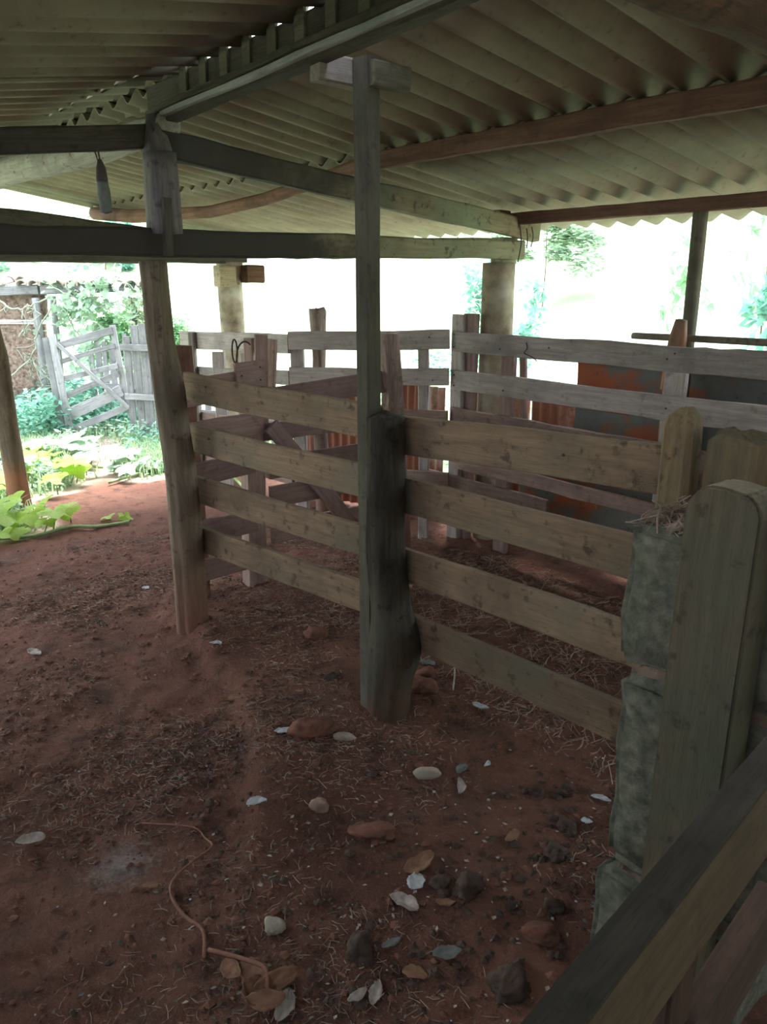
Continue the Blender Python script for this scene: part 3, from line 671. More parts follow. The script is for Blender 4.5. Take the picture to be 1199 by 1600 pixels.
# left part of the back fence (bends away)
lf = thing('board_fence', (-4.9, 3.05, 0), 'far pale fence run from the back corner post leftwards past the gnarled post', 'fence')
C0 = (-3.80, 3.75); C1 = (-4.75, 3.13); C2 = (-6.25, 3.06)
board('board', (*C0, 1.385), (*C1, 1.355), .125, .026, 'grey', lf, wob=.004)
board('board', (*C0, 1.145), (*C1, 1.115), .115, .026, 'grey', lf, wob=.004)
board('board', (*C0, .86), (*C1, .84), .12, .026, 'pink', lf, wob=.004)
board('board', (-3.75, 3.72, .45), (*C1, .43), .12, .026, 'pink', lf, wob=.004)
board('board', (*C1, 1.335), (*C2, 1.29), .135, .026, 'grey', lf, wob=.004)
board('board', (*C1, 1.10), (*C2, 1.02), .10, .026, 'grey', lf, wob=.004)
board('board', (*C1, .72), (*C2, .66), .10, .026, 'pink', lf, wob=.004)
board('board', (*C1, .38), (*C2, .34), .10, .026, 'pink', lf, wob=.004)
for (x, y, zt, wd, mt) in ((-6.0, 3.03, 1.36, .05, 'grey'), (-5.72, 3.11, 1.22, .10, 'grey'), (-5.30, 3.12, 1.24, .10, 'grey'), (-5.12, 3.03, 1.36, .07, 'pink'), (-4.74, 3.19, 1.36, .09, 'grey'), (-4.32, 3.45, 1.33, .06, 'pink'), (-3.98, 3.69, 1.34, .07, 'grey')):
    board('post', (x + .02, y, -.05), (x, y, zt), wd, .05, mt, lf, up=(.8, .6, 0), wob=.004)
nails([(-4.1, 3.53, 1.39), (-3.9, 3.66, 1.40), (-3.88, 3.68, 1.12)], (.5, -.8, 0), lf)
o = log('stump_post', [(-4.78, 3.42, -.05), (-4.80, 3.42, 1.3), (-4.81, 3.42, 1.56)], [.055, .05, .052], 'bark', n=14, rough=.16, lobes=.16, top='split')
single(o, 'split-topped brown post rising behind the far pale fence', 'post')
# rusty corrugated sheets behind the back fence
rs = sheet_mesh('rusty_sheet', 1.0, 7.5, .014, .002, 8, 2, .08)
rs.materials.append(M['rust_sheet'])
def up_sheet(x, y, z, rot, lean, label, sx=1, sz=1, name='rusty_sheet'):
    o = bpy.data.objects.new(name, rs); COL.objects.link(o)
    o.matrix_world = Matrix.Translation((x, y, z)) @ Matrix.Rotation(rot, 4, 'Z') @ Matrix.Rotation(math.pi / 2 + lean, 4, 'X') @ Matrix.Diagonal((sx, sz, 1, 1))
    return tag(o, label, 'metal sheet', 'upright corrugated sheets behind the back fence')
up_sheet(-4.83, 4.08, .0, .06, -.02, 'upright orange-rust corrugated sheet seen right of the gnarled post', 1.0, 1.0)
up_sheet(-4.16, 4.30, .0, .02, .02, 'upright rusty corrugated sheet directly behind the round pillar', 1.0, 1.08)
up_sheet(-3.52, 4.32, .0, .0, .03, 'upright whitish-streaked corrugated sheet right of the round pillar', 1.0, 1.1)
up_sheet(-5.5, 3.75, .0, .3, .02, 'upright pale corrugated sheet low behind the far pale fence', 1.0, .98)
# crumpled painted scrap sheet
def crumple(name, x0, x1, z0, z1, y, seed, amp=.05, nx=40, nz=16):
    V, Fa = [], []
    for s in (0, 1):
        for i in range(nx + 1):
            for j in range(nz + 1):
                x = x0 + (x1 - x0) * i / nx; z = z0 + (z1 - z0) * j / nz
                d = amp * (noise.noise(Vector((x * 2.5, z * 3.5, seed))) + .5 * abs(noise.noise(Vector((x * 6, z * 7, seed)))))
                if j == nz: z += .015 * noise.noise(Vector((x * 7, seed, 0)))
                V.append((x - x0, d + s * .0025, z - z0 + .012 * noise.noise(Vector((x * 5, 2, seed)))))
    m1 = nz + 1; off = (nx + 1) * m1
    for i in range(nx):
        for j in range(nz):
            a = i * m1 + j; Fa.append((a, a + m1, a + m1 + 1, a + 1)); b = a + off; Fa.append((b, b + 1, b + m1 + 1, b + m1))
    o = link(name, mesh(name, V, Fa, True), 'metal_sheet'); o.location = (x0, y, z0); return o
single(crumple('scrap_sheet', -3.10, -2.40, .95, 1.335, 4.20, 3.0), 'crumpled blue-grey scrap sheet with orange rust behind the upper boards', 'metal sheet', 'scrap sheets behind the back fence')
single(crumple('scrap_sheet', -2.43, -.6, .90, 1.41, 4.16, 9.0), 'dark scrap sheet with orange stains at the right edge of the back fence', 'metal sheet', 'scrap sheets behind the back fence')
single(crumple('scrap_sheet', -3.06, -.8, .45, .99, 4.13, 14.0), 'lower scrap sheet, bright orange at its left end, behind the middle boards', 'metal sheet', 'scrap sheets behind the back fence')
single(crumple('scrap_sheet', -3.6, -.6, .0, .52, 4.28, 24.0), 'dark scrap sheet standing on the ground behind the lowest boards', 'metal sheet', 'scrap sheets behind the back fence')

# ------------------------------------------------------------------ foliage
def leaf_quad(V, Fa, p, d, nrm, L, W):
    """one leaf: pointed, folded along its midrib"""
    d = d.normalized(); s = d.cross(nrm).normalized(); b = len(V)
    V += [p, p + d * L * .5 + s * W * .5 + nrm * W * .12, p + d * L, p + d * L * .5 - s * W * .5 + nrm * W * .12, p + d * L * .55]
    Fa += [(b, b + 1, b + 4), (b + 1, b + 2, b + 4), (b, b + 4, b + 3), (b + 4, b + 2, b + 3)]
def rv(r): return Vector((r.gauss(0, 1), r.gauss(0, 1), r.gauss(0, 1))).normalized()
def crown_mesh(name, n, rx, ry, rz, L, seed, mat, clumps=14, hollow=.35):
    r = random.Random(seed); V, Fa = [], []
    cs = [(rv(r), r.uniform(.45, 1), r.uniform(.18, .42)) for _ in range(clumps)]
    for i in range(n):
        c, k, s = r.choice(cs); q = c * k + rv(r) * s * r.random() ** .4
        p = Vector((q.x * rx, q.y * ry, q.z * rz)); d = rv(r); d.z = d.z * .5 - .15; nn = (rv(r) + Vector((0, 0, 1.2))).normalized()
        leaf_quad(V, Fa, p, d, nn, L * r.uniform(.6, 1.3), L * .45)
    me = mesh(name, V, Fa); me.materials.append(M[mat]); return me
crown = {}
def bush(x, y, z, rx, ry, rz, mat, label, cat='bush', n=1800, L=.09, seed=1, group=None, stemr=.03, nm='leafy_bush'):
    t = thing(nm, (x, y, gz(x, y)), label, cat, group)
    key = (mat, n, round(L, 3), seed)
    if key not in crown: crown[key] = crown_mesh('foliage', n, 1, 1, 1, L / max(rx, .1), seed, mat)
    o = bpy.data.objects.new('foliage', crown[key]); COL.objects.link(o); o.location = (x, y, z); o.scale = (rx, ry, rz); o['kind'] = 'stuff'; attach(o, t)
    log('stem', [(x, y, gz(x, y) - .05), (x + .04, y, (gz(x, y) + z) / 2), (x, y + .03, z)], [stemr, stemr * .8, stemr * .5], 'outpost', t, n=7, seg_per=.3)
    return t
# behind the back fence on the right: young weeds and tall leafy plants
bush(-3.05, 6.9, 1.5, .45, .45, .75, 'leaf_teal', 'blue-green leafy shrub just right of the thin eave post', n=420, L=.14, seed=2)
bush(-6.2, 7.0, 1.35, .55, .6, .75, 'leaf_teal', 'loose young shrub between the tall thin post and the round pillar', n=700, L=.10, seed=3)
bush(-5.9, 5.9, .9, .9, .6, .35, 'leaf_teal', 'low blue-green shrub seen through the back fence boards', n=1500, L=.09, seed=4)
bush(-2.2, 7.4, 1.2, .9, .6, .45, 'leaf_pale', 'low pale shrub at the right edge above the back fence', n=1200, L=.08, seed=5)
bush(-4.7, 8.2, 1.6, .35, .35, .7, 'leaf_green', 'sparse sapling right of the round pillar, low above the fence', n=70, L=.14, seed=6, stemr=.012)
bush(-3.9, 8.2, 2.0, .35, .35, .8, 'leaf_green', 'sparse sapling in front of the pale hillside, left of the thin eave post', n=80, L=.14, seed=7, stemr=.012)
bush(-2.6, 9.2, 2.2, .4, .4, .9, 'leaf_teal', 'sparse tall sapling near the right edge, above the fence', n=120, L=.14, seed=8, stemr=.012)
bush(-10.3, 4.55, 1.05, .75, .75, .5, 'leaf_green', 'rounded green bush between the bent post and the far pillar', n=3200, L=.10, seed=9)
bush(-12.2, 4.9, 1.0, .8, .8, .7, 'leaf_teal', 'blue-green bush behind the plank fence near the bent post', n=1800, L=.10, seed=10)
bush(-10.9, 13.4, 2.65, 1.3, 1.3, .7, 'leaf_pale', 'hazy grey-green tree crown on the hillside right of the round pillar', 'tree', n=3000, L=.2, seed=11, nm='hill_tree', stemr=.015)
hz = [(-24.5, 9.7, 2.6, 1.4), (-27, 12, 3.6, 1.9), (-26.2, 7.0, 2.8, 1.4), (-30, 3, 3.4, 2.3), (-24, 13, 4.2, 1.5), (-17, 17, 5, 1.6), (-13, 21, 6, 1.8), (-6, 20, 5.8, 1.5), (-11, 12, 2.9, .8)]
lab = ['teal tree crown over the ruined hut roof, near the bent post', 'pale tree crown far behind the far pillar', 'small green tree crown over the left end of the hut', 'large pale tree crown at the far left edge', 'pale shrub crown high on the hillside behind the far pillar', 'pale shrub crown on the hillside above the split-topped post', 'pale shrub crown high on the hillside left of the round pillar', 'pale shrub crown high on the hillside at the right', 'small pale shrub on the slope above the far pale fence']
for k, (x, y, z, r0) in enumerate(hz):
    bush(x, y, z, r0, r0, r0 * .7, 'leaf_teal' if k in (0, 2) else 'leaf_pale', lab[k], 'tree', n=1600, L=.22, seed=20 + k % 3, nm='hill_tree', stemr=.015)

# ground weeds outside (nobody could count them)
def blades(name, n, area, mat, hmin, hmax, wd, seed):
    r = random.Random(seed); V, Fa = [], []
    i = 0
    while i < n:
        x, y = area(r)
        if r.random() > weedy(x, y) ** 2: i += 1; continue
        i += 1
        z = gz(x, y); h = r.uniform(hmin, hmax); a = r.uniform(0, 6.28); lean = Vector((math.cos(a), math.sin(a), 0)) * h * r.uniform(.1, .7); s = Vector((-math.sin(a), math.cos(a), 0)) * wd * r.uniform(.6, 1.4); b = len(V)
        p = Vector((x, y, z - .01)); q = p + lean * .35 + Vector((0, 0, h * .6)); e = p + lean + Vector((0, 0, h * r.uniform(.7, 1)))
        V += [p - s, p + s, q + s, q - s, e]; Fa += [(b, b + 1, b + 2, b + 3), (b + 3, b + 2, b + 4)]
    return link(name, mesh(name, V, Fa), mat)
def area_left(r): return (r.uniform(-11.5, -5.9), r.uniform(.6, 5.0))
o = blades('grass', 60000, area_left, 'grass', .05, .22, .006, 3); tag(o, 'rough grass and weeds around the leaning outdoor gate', 'grass', kind='stuff')
def weeds(name, n, area, mat, L, hmax, seed, label):
    r = random.Random(seed); V, Fa = [], []
    for i in range(n):
        x, y = area(r); wv = weedy(x, y)
        if r.random() > wv ** 2: continue
        k = noise.noise(Vector((x * 1.3, y * 1.3, seed))) ; hh = hmax * max(.1, .5 + k)
        p = Vector((x, y, gz(x, y) + r.uniform(.01, hh)))
        d = rv(r); d.z *= .4; leaf_quad(V, Fa, p, d, (rv(r) * .7 + Vector((0, 0, 1))).normalized(), L * r.uniform(.6, 1.4), L * .55)
    return tag(link(name, mesh(name, V, Fa), mat), label, 'weeds', kind='stuff')
weeds('low_weeds', 16000, area_left, 'leaf_teal', .06, .30, 4, 'blue-green broadleaf weeds between the hut and the trodden yard')
weeds('low_weeds', 16000, area_left, 'leaf_pale', .07, .25, 14, 'pale broadleaf weeds mixed in the grass by the leaning pole')
weeds('tall_weeds', 5000, lambda r: (r.uniform(-11, -9.3), r.uniform(2.6, 4.2)), 'leaf_teal', .09, .75, 5, 'taller blue-green weeds crowding the hut wall')
weeds('roadside_weeds', 9000, lambda r: (r.uniform(-9, 1), r.uniform(4.9, 9)), 'leaf_pale', .09, .6, 6, 'pale weeds on the bank beyond the back fence')

# squash vine
def squash_leaf(r, R):
    V = [(0, 0, 0)]; n = 25
    for i in range(n):
        th = -math.pi * .93 + 2 * math.pi * .93 * i / (n - 1)
        rr = R * (.80 + .16 * math.cos(5 * th) + .04 * math.sin(13 * th + r.random()))
        V.append((math.cos(th) * rr + R * .15, math.sin(th) * rr, .10 * rr * math.sin(3 * th) + .06 * R * math.cos(th * 2) - .25 * rr * rr / R * .5))
    mid = []
    for i in range(n): v = V[i + 1]; mid.append((v[0] * .5, v[1] * .5, v[2] * .4 + .03 * R * math.cos(5 * math.atan2(v[1], v[0]))))
    V += mid; Fa = []
    for i in range(n - 1):
        Fa.append((1 + i, 2 + i, 2 + i + n, 1 + i + n)); Fa.append((0, 1 + i + n, 2 + i + n))
    return mesh('leaf', V, Fa, True)
sqm = [squash_leaf(random.Random(k), 1.0) for k in range(3)]
sqp = []
for me in sqm:
    c = me.copy(); c.materials.append(M['leaf_pale']); sqp.append(c); me.materials.append(M['leaf_pump'])
def squash(path, leaves, label, seed, pale=False, stem='stem_green'):
    r = random.Random(seed); t = thing('squash_vine', (path[0][0], path[0][1], gz(*path[0][:2])), label, 'plant')
    P = [(x, y, gz(x, y) + z) for (x, y, z) in path]; tube('stem', smoothpts(P, 5), .012, stem, t)
    for (x, y, h, R) in leaves:
        z = gz(x, y); o = bpy.data.objects.new('leaf', (sqp if pale else sqm)[r.randrange(3)]); COL.objects.link(o)
        o.scale = (R, R, R); o.rotation_euler = (r.uniform(-.35, .35), r.uniform(-.05, .55), r.uniform(-1.6, .4) - .4); h *= .7; o.location = (x, y, z + h); attach(o, t)
        tube('petiole', [(x + r.uniform(-.06, .06), y + r.uniform(-.04, .04), z + .01), (x + .01, y, z + h * .6), (x, y, z + h)], .006, stem, t, n=5)
    return t
r_ = random.Random(5)
squash([(-5.8, 1.15, .02), (-5.83, 1.35, .03), (-5.78, 1.6, .02), (-5.8, 1.85, .02), (-5.74, 2.02, .02), (-5.70, 2.26, .02)],
       [(-5.95, 1.30, .20, .13), (-6.0, 1.46, .22, .15), (-5.98, 1.62, .20, .15), (-5.90, 1.78, .20, .14), (-5.95, 1.90, .19, .13), (-6.2, 1.80, .22, .12), (-6.15, 1.50, .26, .15), (-5.84, 1.50, .10, .12), (-5.78, 1.36, .12, .11), (-5.86, 2.16, .06, .07), (-5.80, 2.27, .05, .07), (-6.35, 1.6, .28, .14), (-6.3, 1.42, .3, .14), (-5.85, 1.7, .14, .10)],
       'bright yellow-green squash vine creeping over the red floor at the left', 5)
lv = [(-6.9 - r_.random() * 1.5, 1.45 + r_.random() * 1.0, .2 + r_.random() * .15, .12 + r_.random() * .05) for _ in range(26)]
squash([(-7.0, 1.5, .03), (-7.4, 1.8, .03), (-8.0, 2.2, .03)], lv, 'sunlit pale squash patch behind the leaning pole', 6, False)
lv = [(-8.6 + r_.random() * 1.2, 1.9 + r_.random() * 1.1, .2 + r_.random() * .15, .12 + r_.random() * .06) for _ in range(20)]
squash([(-8.6, 2.0, .03), (-8.0, 2.5, .03), (-7.6, 2.8, .03)], lv, 'washed-out pale squash leaves below the leaning outdoor gate', 7, True)
lv = [(-7.0 - r_.random() * .9, 2.75 + r_.random() * .45, .12 + r_.random() * .15, .09 + r_.random() * .05) for _ in range(10)]
squash([(-6.95, 2.6, .03), (-7.1, 2.9, .03), (-7.3, 3.2, .03)], lv, 'bluish squash shoots at the yard edge beside the bent post', 8, True)
lv = [(-5.9 - r_.random() * 1.4, 3.4 + r_.random() * .5, .15 + r_.random() * .25, .10 + r_.random() * .05) for _ in range(12)]
squash([(-5.9, 3.4, .03), (-6.5, 3.6, .03), (-7.2, 3.8, .03)], lv, 'yellow-green squash leaves glimpsed through the inner fence', 9)

# ------------------------------------------------------------------ outdoor leaning gate
og = thing('leaning_gate', (-9.45, 3.2, 0), 'weathered grey outdoor gate leaning askew in the weeds by the hut', 'gate')
TL = Vector((-9.52, 3.10, 1.14)); BL = Vector((-9.38, 3.10, .02)); TR = Vector((-9.12, 3.62, 1.22)); BR = Vector((-9.05, 3.66, .22))
# hinge stile is two uprights nailed face to face
def gp(u, v): return TL.lerp(TR, u).lerp(BL.lerp(BR, u), v)
n0 = (TR - TL).cross(BL - TL).normalized()
if n0.x < 0: n0 = -n0
board('stile', gp(-.02, -.03) + n0 * .02, gp(.05, 1.04) + n0 * .02, .075, .035, 'outwood', og, up=(TR - TL).normalized(), wob=.004)
board('stile', gp(-.16, -.01) - n0 * .02, gp(-.09, 1.0) - n0 * .02, .07, .05, 'outwood', og, up=(TR - TL).normalized(), wob=.004)
board('stile', gp(1.0, -.06) - n0 * .03, gp(1.08, 1.0) - n0 * .03, .065, .035, 'outwood', og, up=(TR - TL).normalized(), wob=.004)
for (u0, v0, u1, v1, h) in ((0, .09, 1, .0, .085), (.0, .25, 1, .17, .055), (0, .42, 1, .40, .06), (.0, .60, 1, .49, .07), (.02, .79, 1, .68, .13), (.04, .96, 1.06, .87, .08)):
    board('rail', gp(u0, v0), gp(u1, v1), h, .022, 'outwood', og, up=(TL - BL).normalized(), wob=.006, seg=8)
board('brace', gp(.05, .07) + n0 * .04, gp(1.1, .90) + n0 * .04, .045, .03, 'outwood', og, up=(TL - BL).normalized(), wob=.004)
# plank fences outside
def plank_fence(name, p0, p1, hts, label, wd=.085, gap=.02, mat='outwoodz', rails=(.35, .8), g=None, zt=1.0):
    t = thing(name, (p0[0], p0[1], gz(*p0)), label, 'fence', g); a = Vector((*p0, 0)); b = Vector((*p1, 0)); L = (b - a).length; d = (b - a) / L; n = int(L / (wd + gap)); r = random.Random(len(label))
    nrm = Vector((d.y, -d.x, 0))
    for i in range(n):
        p = a + d * (i + .5) * (wd + gap); z0 = gz(p.x, p.y); h = zt * r.uniform(.9, 1.06) if not hts else hts[i % len(hts)]
        board('plank', (p.x, p.y, z0 - .03), (p.x + r.uniform(-.02, .02), p.y, z0 + h), wd * r.uniform(.7, 1.05), .022, 'outwood', t, up=d, wob=.004, seg=5)
    for z in rails:
        q = nrm * .035; board('rail', a + q + Vector((0, 0, z)), b + q + Vector((0, 0, z)), .07, .03, 'outwood', t, wob=.006)
    return t
plank_fence('plank_fence', (-10.45, 3.80), (-9.75, 4.42), None, 'grey upright plank fence behind the leaning outdoor gate', zt=1.08, rails=(.45,), wd=.075)
plank_fence('plank_fence', (-8.85, 3.62), (-8.35, 3.98), None, 'pale upright plank fence just left of the bent post', zt=1.27, rails=(.5, 1.05), wd=.10, gap=.01)
plank_fence('plank_fence', (-8.2, 4.1), (-6.9, 4.75), None, 'low plank fence glimpsed behind the inner fence', zt=.68, rails=(.35,), wd=.09, gap=.05)
# ------------------------------------------------------------------ ruined hut
hut = thing('ruined_hut', (-10.9, 3.3, 0), 'ruined mud hut with a tiled eave overgrown by vines at the left', 'hut')
def hp(t, z, off=0):   # point along the hut front
    a = Vector((-11.9, 2.15, 0)); b = Vector((-9.85, 4.57, 0)); n = Vector((.763, -.646, 0)); p = a.lerp(b, t) + n * off; p.z = z; return p
board('eave_beam', hp(.05, 1.63), hp(.52, 1.65), .13, .10, 'outwood', hut, wob=.008)
board('eave_beam', hp(.53, 1.66), hp(.97, 1.70), .12, .10, 'outwood', hut, wob=.008)
def wallpanel(name, t0, t1, z0, z1, off, mat, amp=.03):
    V, Fa = [], []; nx, nz = 30, 24
    for s in (0, -.12):
        for i in range(nx + 1):
            for j in range(nz + 1):
                p = hp(t0 + (t1 - t0) * i / nx, z0 + (z1 - z0) * j / nz, off); d = amp * noise.noise(Vector((p.x * 8, p.y * 8, p.z * 8)))
                V.append(p + Vector((.763, -.646, 0)) * (d + s))
    m1 = nz + 1; f0 = (nx + 1) * m1
    for i in range(nx):
        for j in range(nz):
            a = i * m1 + j; Fa.append((a, a + m1, a + m1 + 1, a + 1)); Fa.append((a + f0, a + f0 + 1, a + f0 + m1 + 1, a + f0 + m1))
    for i in range(nx):
        a = i * m1 + nz; Fa.append((a, a + m1, a + m1 + f0, a + f0))
    for j in range(nz):
        a = nx * m1 + j; Fa.append((a, a + f0, a + f0 + 1, a + 1)); Fa.append((j, j + 1, j + 1 + f0, j + f0))
    return link(name, mesh(name, V, Fa, True), mat, hut)
wallpanel('mud_wall', .02, .50, 0, 1.22, -.12, 'mud'); wallpanel('mud_wall', .02, .52, 1.275, 1.60, -.10, 'mud')
board('slat', hp(.02, 1.245, -.10), hp(.50, 1.25, -.10), .018, .03, 'outwood', hut)
for t_, h_, rr in ((.50, 1.6, .05), (.57, 1.62, .04), (.885, 1.62, .055), (.93, 1.3, .05)):
    p = hp(t_, -.05, .02); log('post', [p, p + Vector((.01, .01, h_))], [rr, rr * .9], 'outwoodz', hut, n=10, rough=.08)
# clay tiles in rows above the eave beam
def tile_mesh():
    V, Fa = [], []; n = 8
    for s, R in ((0, .075), (1, .060)):
        for j in (0, 1):
            for i in range(n + 1):
                a = math.pi * i / n; rr = R * (1 - .15 * j); V.append((math.cos(a) * rr, j * .42, math.sin(a) * rr))
    q = n + 1
    for i in range(n):
        Fa += [(i, i + 1, i + 1 + q, i + q), (2 * q + i, 3 * q + i, 3 * q + i + 1, 2 * q + i + 1), (i, 2 * q + i, 2 * q + i + 1, i + 1), (q + i, q + i + 1, 3 * q + i + 1, 3 * q + i)]
    for a, b in ((0, 2 * q), (n, 2 * q + n)): Fa.append((a, a + q, b + q, b))
    return mesh('roof_tile', V, Fa, True)
tm = tile_mesh(); tm.materials.append(M['tile'])
ang = math.atan2(2.42, 2.05)
for row in range(2):
    for k in range(20):
        if rnd.random() < .12: continue
        p = hp(.03 + k * .0485 + rnd.uniform(-.004, .004), 1.70 + row * .05, .12 - row * .36); o = bpy.data.objects.new('roof_tile', tm); COL.objects.link(o)
        o.matrix_world = Matrix.Translation(p) @ Matrix.Rotation(ang, 4, 'Z') @ Matrix.Rotation(.14 + rnd.uniform(-.03, .03), 4, 'X'); attach(o, hut)
# vines over the hut
def vine(name, roots, label, seed, mat, leafm, nl, leafsize, r0=.011, branch=3):
    r = random.Random(seed); t = thing(name, roots[0][0], label, 'vine'); allp = []
    for path in roots:
        P = smoothpts(path, 6)
        P = [p + Vector((r.uniform(-.015, .015), r.uniform(-.015, .015), r.uniform(-.02, .02))) for p in P]
        tube('stem', P, r0, mat, t, n=5); allp += P
        for b in range(branch):
            p = r.choice(P); q = [p]
            for k in range(6): q.append(q[-1] + Vector((r.uniform(-.09, .09), r.uniform(-.09, .09), r.uniform(-.12, .07))))
            tube('shoot', smoothpts(q, 2), r0 * .55, mat, t, n=4); allp += q
    if nl:
        V, Fa = [], []
        for i in range(nl):
            p = r.choice(allp) + rv(r) * r.random() * .22; d = rv(r); leaf_quad(V, Fa, p - Vector(roots[0][0]), d, (rv(r) + Vector((.5, -.5, .6))).normalized(), leafsize * r.uniform(.6, 1.4), leafsize * .8)
        o = link('leaves', mesh('leaves', V, Fa), leafm); o.location = roots[0][0]; o['kind'] = 'stuff'; attach(o, t)
    return t
vine('bare_vine', [[hp(.60, 1.55, .15), hp(.53, 1.15, .25), hp(.50, .85, .3), hp(.40, .55, .35), hp(.38, .35, .35), hp(.50, .15, .35)],
                   [hp(.50, .85, .3), hp(.53, .5, .3), hp(.58, .3, .3), hp(.52, .1, .3)],
                   [hp(.38, 1.55, .2), hp(.44, 1.42, .25), hp(.50, 1.45, .25), hp(.58, 1.58, .2)],
                   [hp(.50, .85, .3), hp(.55, .6, .32), hp(.66, .55, .3)]],
     'tangle of bare pale vine stems hanging over the mud wall', 3, 'stem_pale', None, 0, .1, .012, 7)
vine('bare_vine', [[hp(.20, 1.5, .6), hp(.24, 1.0, .8), hp(.32, .6, .9), hp(.34, .2, .9)]], 'single long pale vine stem left of the tangle by the hut', 4, 'stem_pale', None, 0, .1, .02, 1)
vine('leafy_vine', [[hp(.55, 1.75, .1), hp(.66, 1.6, .2), hp(.75, 1.45, .2), hp(.85, 1.5, .2), hp(.95, 1.3, .2)], [hp(.70, 1.72, .15), hp(.80, 1.75, .1), hp(.90, 1.7, .15), hp(.97, 1.5, .1)],
                    [hp(.66, 1.6, .1), hp(.64, 1.3, .1), hp(.70, 1.0, .1), hp(.78, 1.1, .1)]],
     'leafy pale vine draped over the right half of the hut eave', 5, 'stem_pale', 'leaf_pale', 420, .11, .008, 8)
vine('leafy_vine', [[hp(.90, 1.6, .1), hp(.94, 1.1, .2), hp(.97, .6, .2), hp(.98, .1, .2)], [hp(.97, 1.5, .1), hp(1.0, .9, .2), hp(1.01, .3, .2)]],
     'dry whitish vine curtain between the leaning gate and the plank fence', 6, 'stem_pale', 'grass', 500, .07, .008, 16)
vine('leafy_vine', [[hp(.62, 1.45, -.4), hp(.72, 1.2, -.4), hp(.82, 1.3, -.4)], [hp(.62, 1.1, -.4), hp(.75, .9, -.4), hp(.88, 1.1, -.4)]],
     'greenery showing behind the open half of the hut', 7, 'stem_green', 'leaf_green', 550, .08, .006, 8)

# ------------------------------------------------------------------ floor litter
sc = lambda r: (r.uniform(-5.6, -.7), r.uniform(-.2, 4.0))
def sc_patch(r):
    while True:
        x, y = r.uniform(-5.4, -.75), r.uniform(.0, 3.7)
        if noise.noise(Vector((x * 1.7, y * 1.7, 8))) + .25 * noise.noise(Vector((x * 6, y * 6, 8))) > r.uniform(-.25, .45): return x, y
o = scatter_sticks('straw_litter', 15000, sc_patch, gz, 'straw', .010, .045, .0011, None, .12, 2); tag(o, 'fine straw and twig litter strewn over the red floor', 'litter', kind='stuff')
o = scatter_sticks('pen_straw', 1800, lambda r: (r.uniform(-3.3, -1.0), r.uniform(2.3, 3.7)), gz, 'straw', .03, .11, .0016, None, .3, 3); tag(o, 'longer straw covering the floor inside the pen', 'litter', kind='stuff')
def lumps(name, n, area, mat, s0, s1, seed, label):
    r = random.Random(seed); V, Fa = [], []
    ico = [(0, 0, 1), (.9, 0, .3), (.28, .85, .3), (-.72, .53, .3), (-.72, -.53, .3), (.28, -.85, .3), (0, 0, -.4)]
    for i in range(n):
        x, y = area(r); s = r.uniform(s0, s1); z = gz(x, y); b = len(V); a = r.uniform(0, 6.28); sx, sy, sz = r.uniform(.6, 1.4), r.uniform(.6, 1.4), r.uniform(.3, .8)
        for (u, v, w_) in ico: V.append((x + s * (u * math.cos(a) - v * math.sin(a)) * sx, y + s * (u * math.sin(a) + v * math.cos(a)) * sy, z + s * w_ * sz + r.uniform(-.15, .15) * s))
        for k in range(5): p, q = b + 1 + k, b + 1 + (k + 1) % 5; Fa += [(b, p, q), (p, b + 6, q)]
    return tag(link(name, mesh(name, V, Fa), mat), label, 'litter', kind='stuff')
lumps('soil_crumbs', 14000, sc_patch, 'crumb', .003, .011, 4, 'dark crumbs of soil and dung scattered over the red floor')
lumps('soil_clods', 2600, sc, 'clod', .005, .018, 5, 'small red clods scattered over the floor')
lumps('white_specks', 700, sc, 'shellw', .002, .005, 6, 'tiny white specks of grit on the red floor')
lumps('dung_bits', 240, lambda r: (r.gauss(-1.35, .25), r.gauss(1.75, .35)), 'dung', .006, .022, 7, 'dark dung bits between the black log and the concrete pillar')
lumps('dung_bits', 150, lambda r: (r.gauss(-2.5, .18), r.gauss(1.08, .12)), 'dung', .005, .016, 8, 'dark dung bits along the foot of the earth bank')
lumps('dung_bits', 240, lambda r: (r.gauss(-1.35, .3), r.gauss(.95, .3)), 'dung', .004, .017, 9, 'dark dung bits along the bottom edge of the floor')
def flakes(name, n, area, mat, s0, s1, seed, label):
    r = random.Random(seed); V, Fa = [], []
    for i in range(n):
        x, y = area(r); q = r.uniform(s0, s1); p = Vector((x, y, gz(x, y) + .003 + q * .1)); a = r.uniform(0, 6.28)
        leaf_quad(V, Fa, p, Vector((math.cos(a), math.sin(a), r.uniform(-.1, .35))), (rv(r) * .35 + Vector((0, 0, 1))).normalized(), q, q * r.uniform(.35, .8))
    return tag(link(name, mesh(name, V, Fa), mat), label, 'litter', kind='stuff')
flakes('leaf_fragments', 1800, sc_patch, 'brush', .006, .020, 31, 'grey crumbled leaf fragments mixed into the floor litter')
flakes('leaf_fragments', 1500, sc_patch, 'dryleaf_brown', .006, .022, 32, 'brown crumbled leaf fragments mixed into the floor litter')
flakes('leaf_fragments', 220, lambda r: (r.gauss(-1.5, .35), r.gauss(1.5, .45)), 'dryleaf_pale', .006, .022, 33, 'pale crumbled leaf fragments between black log and concrete pillar')
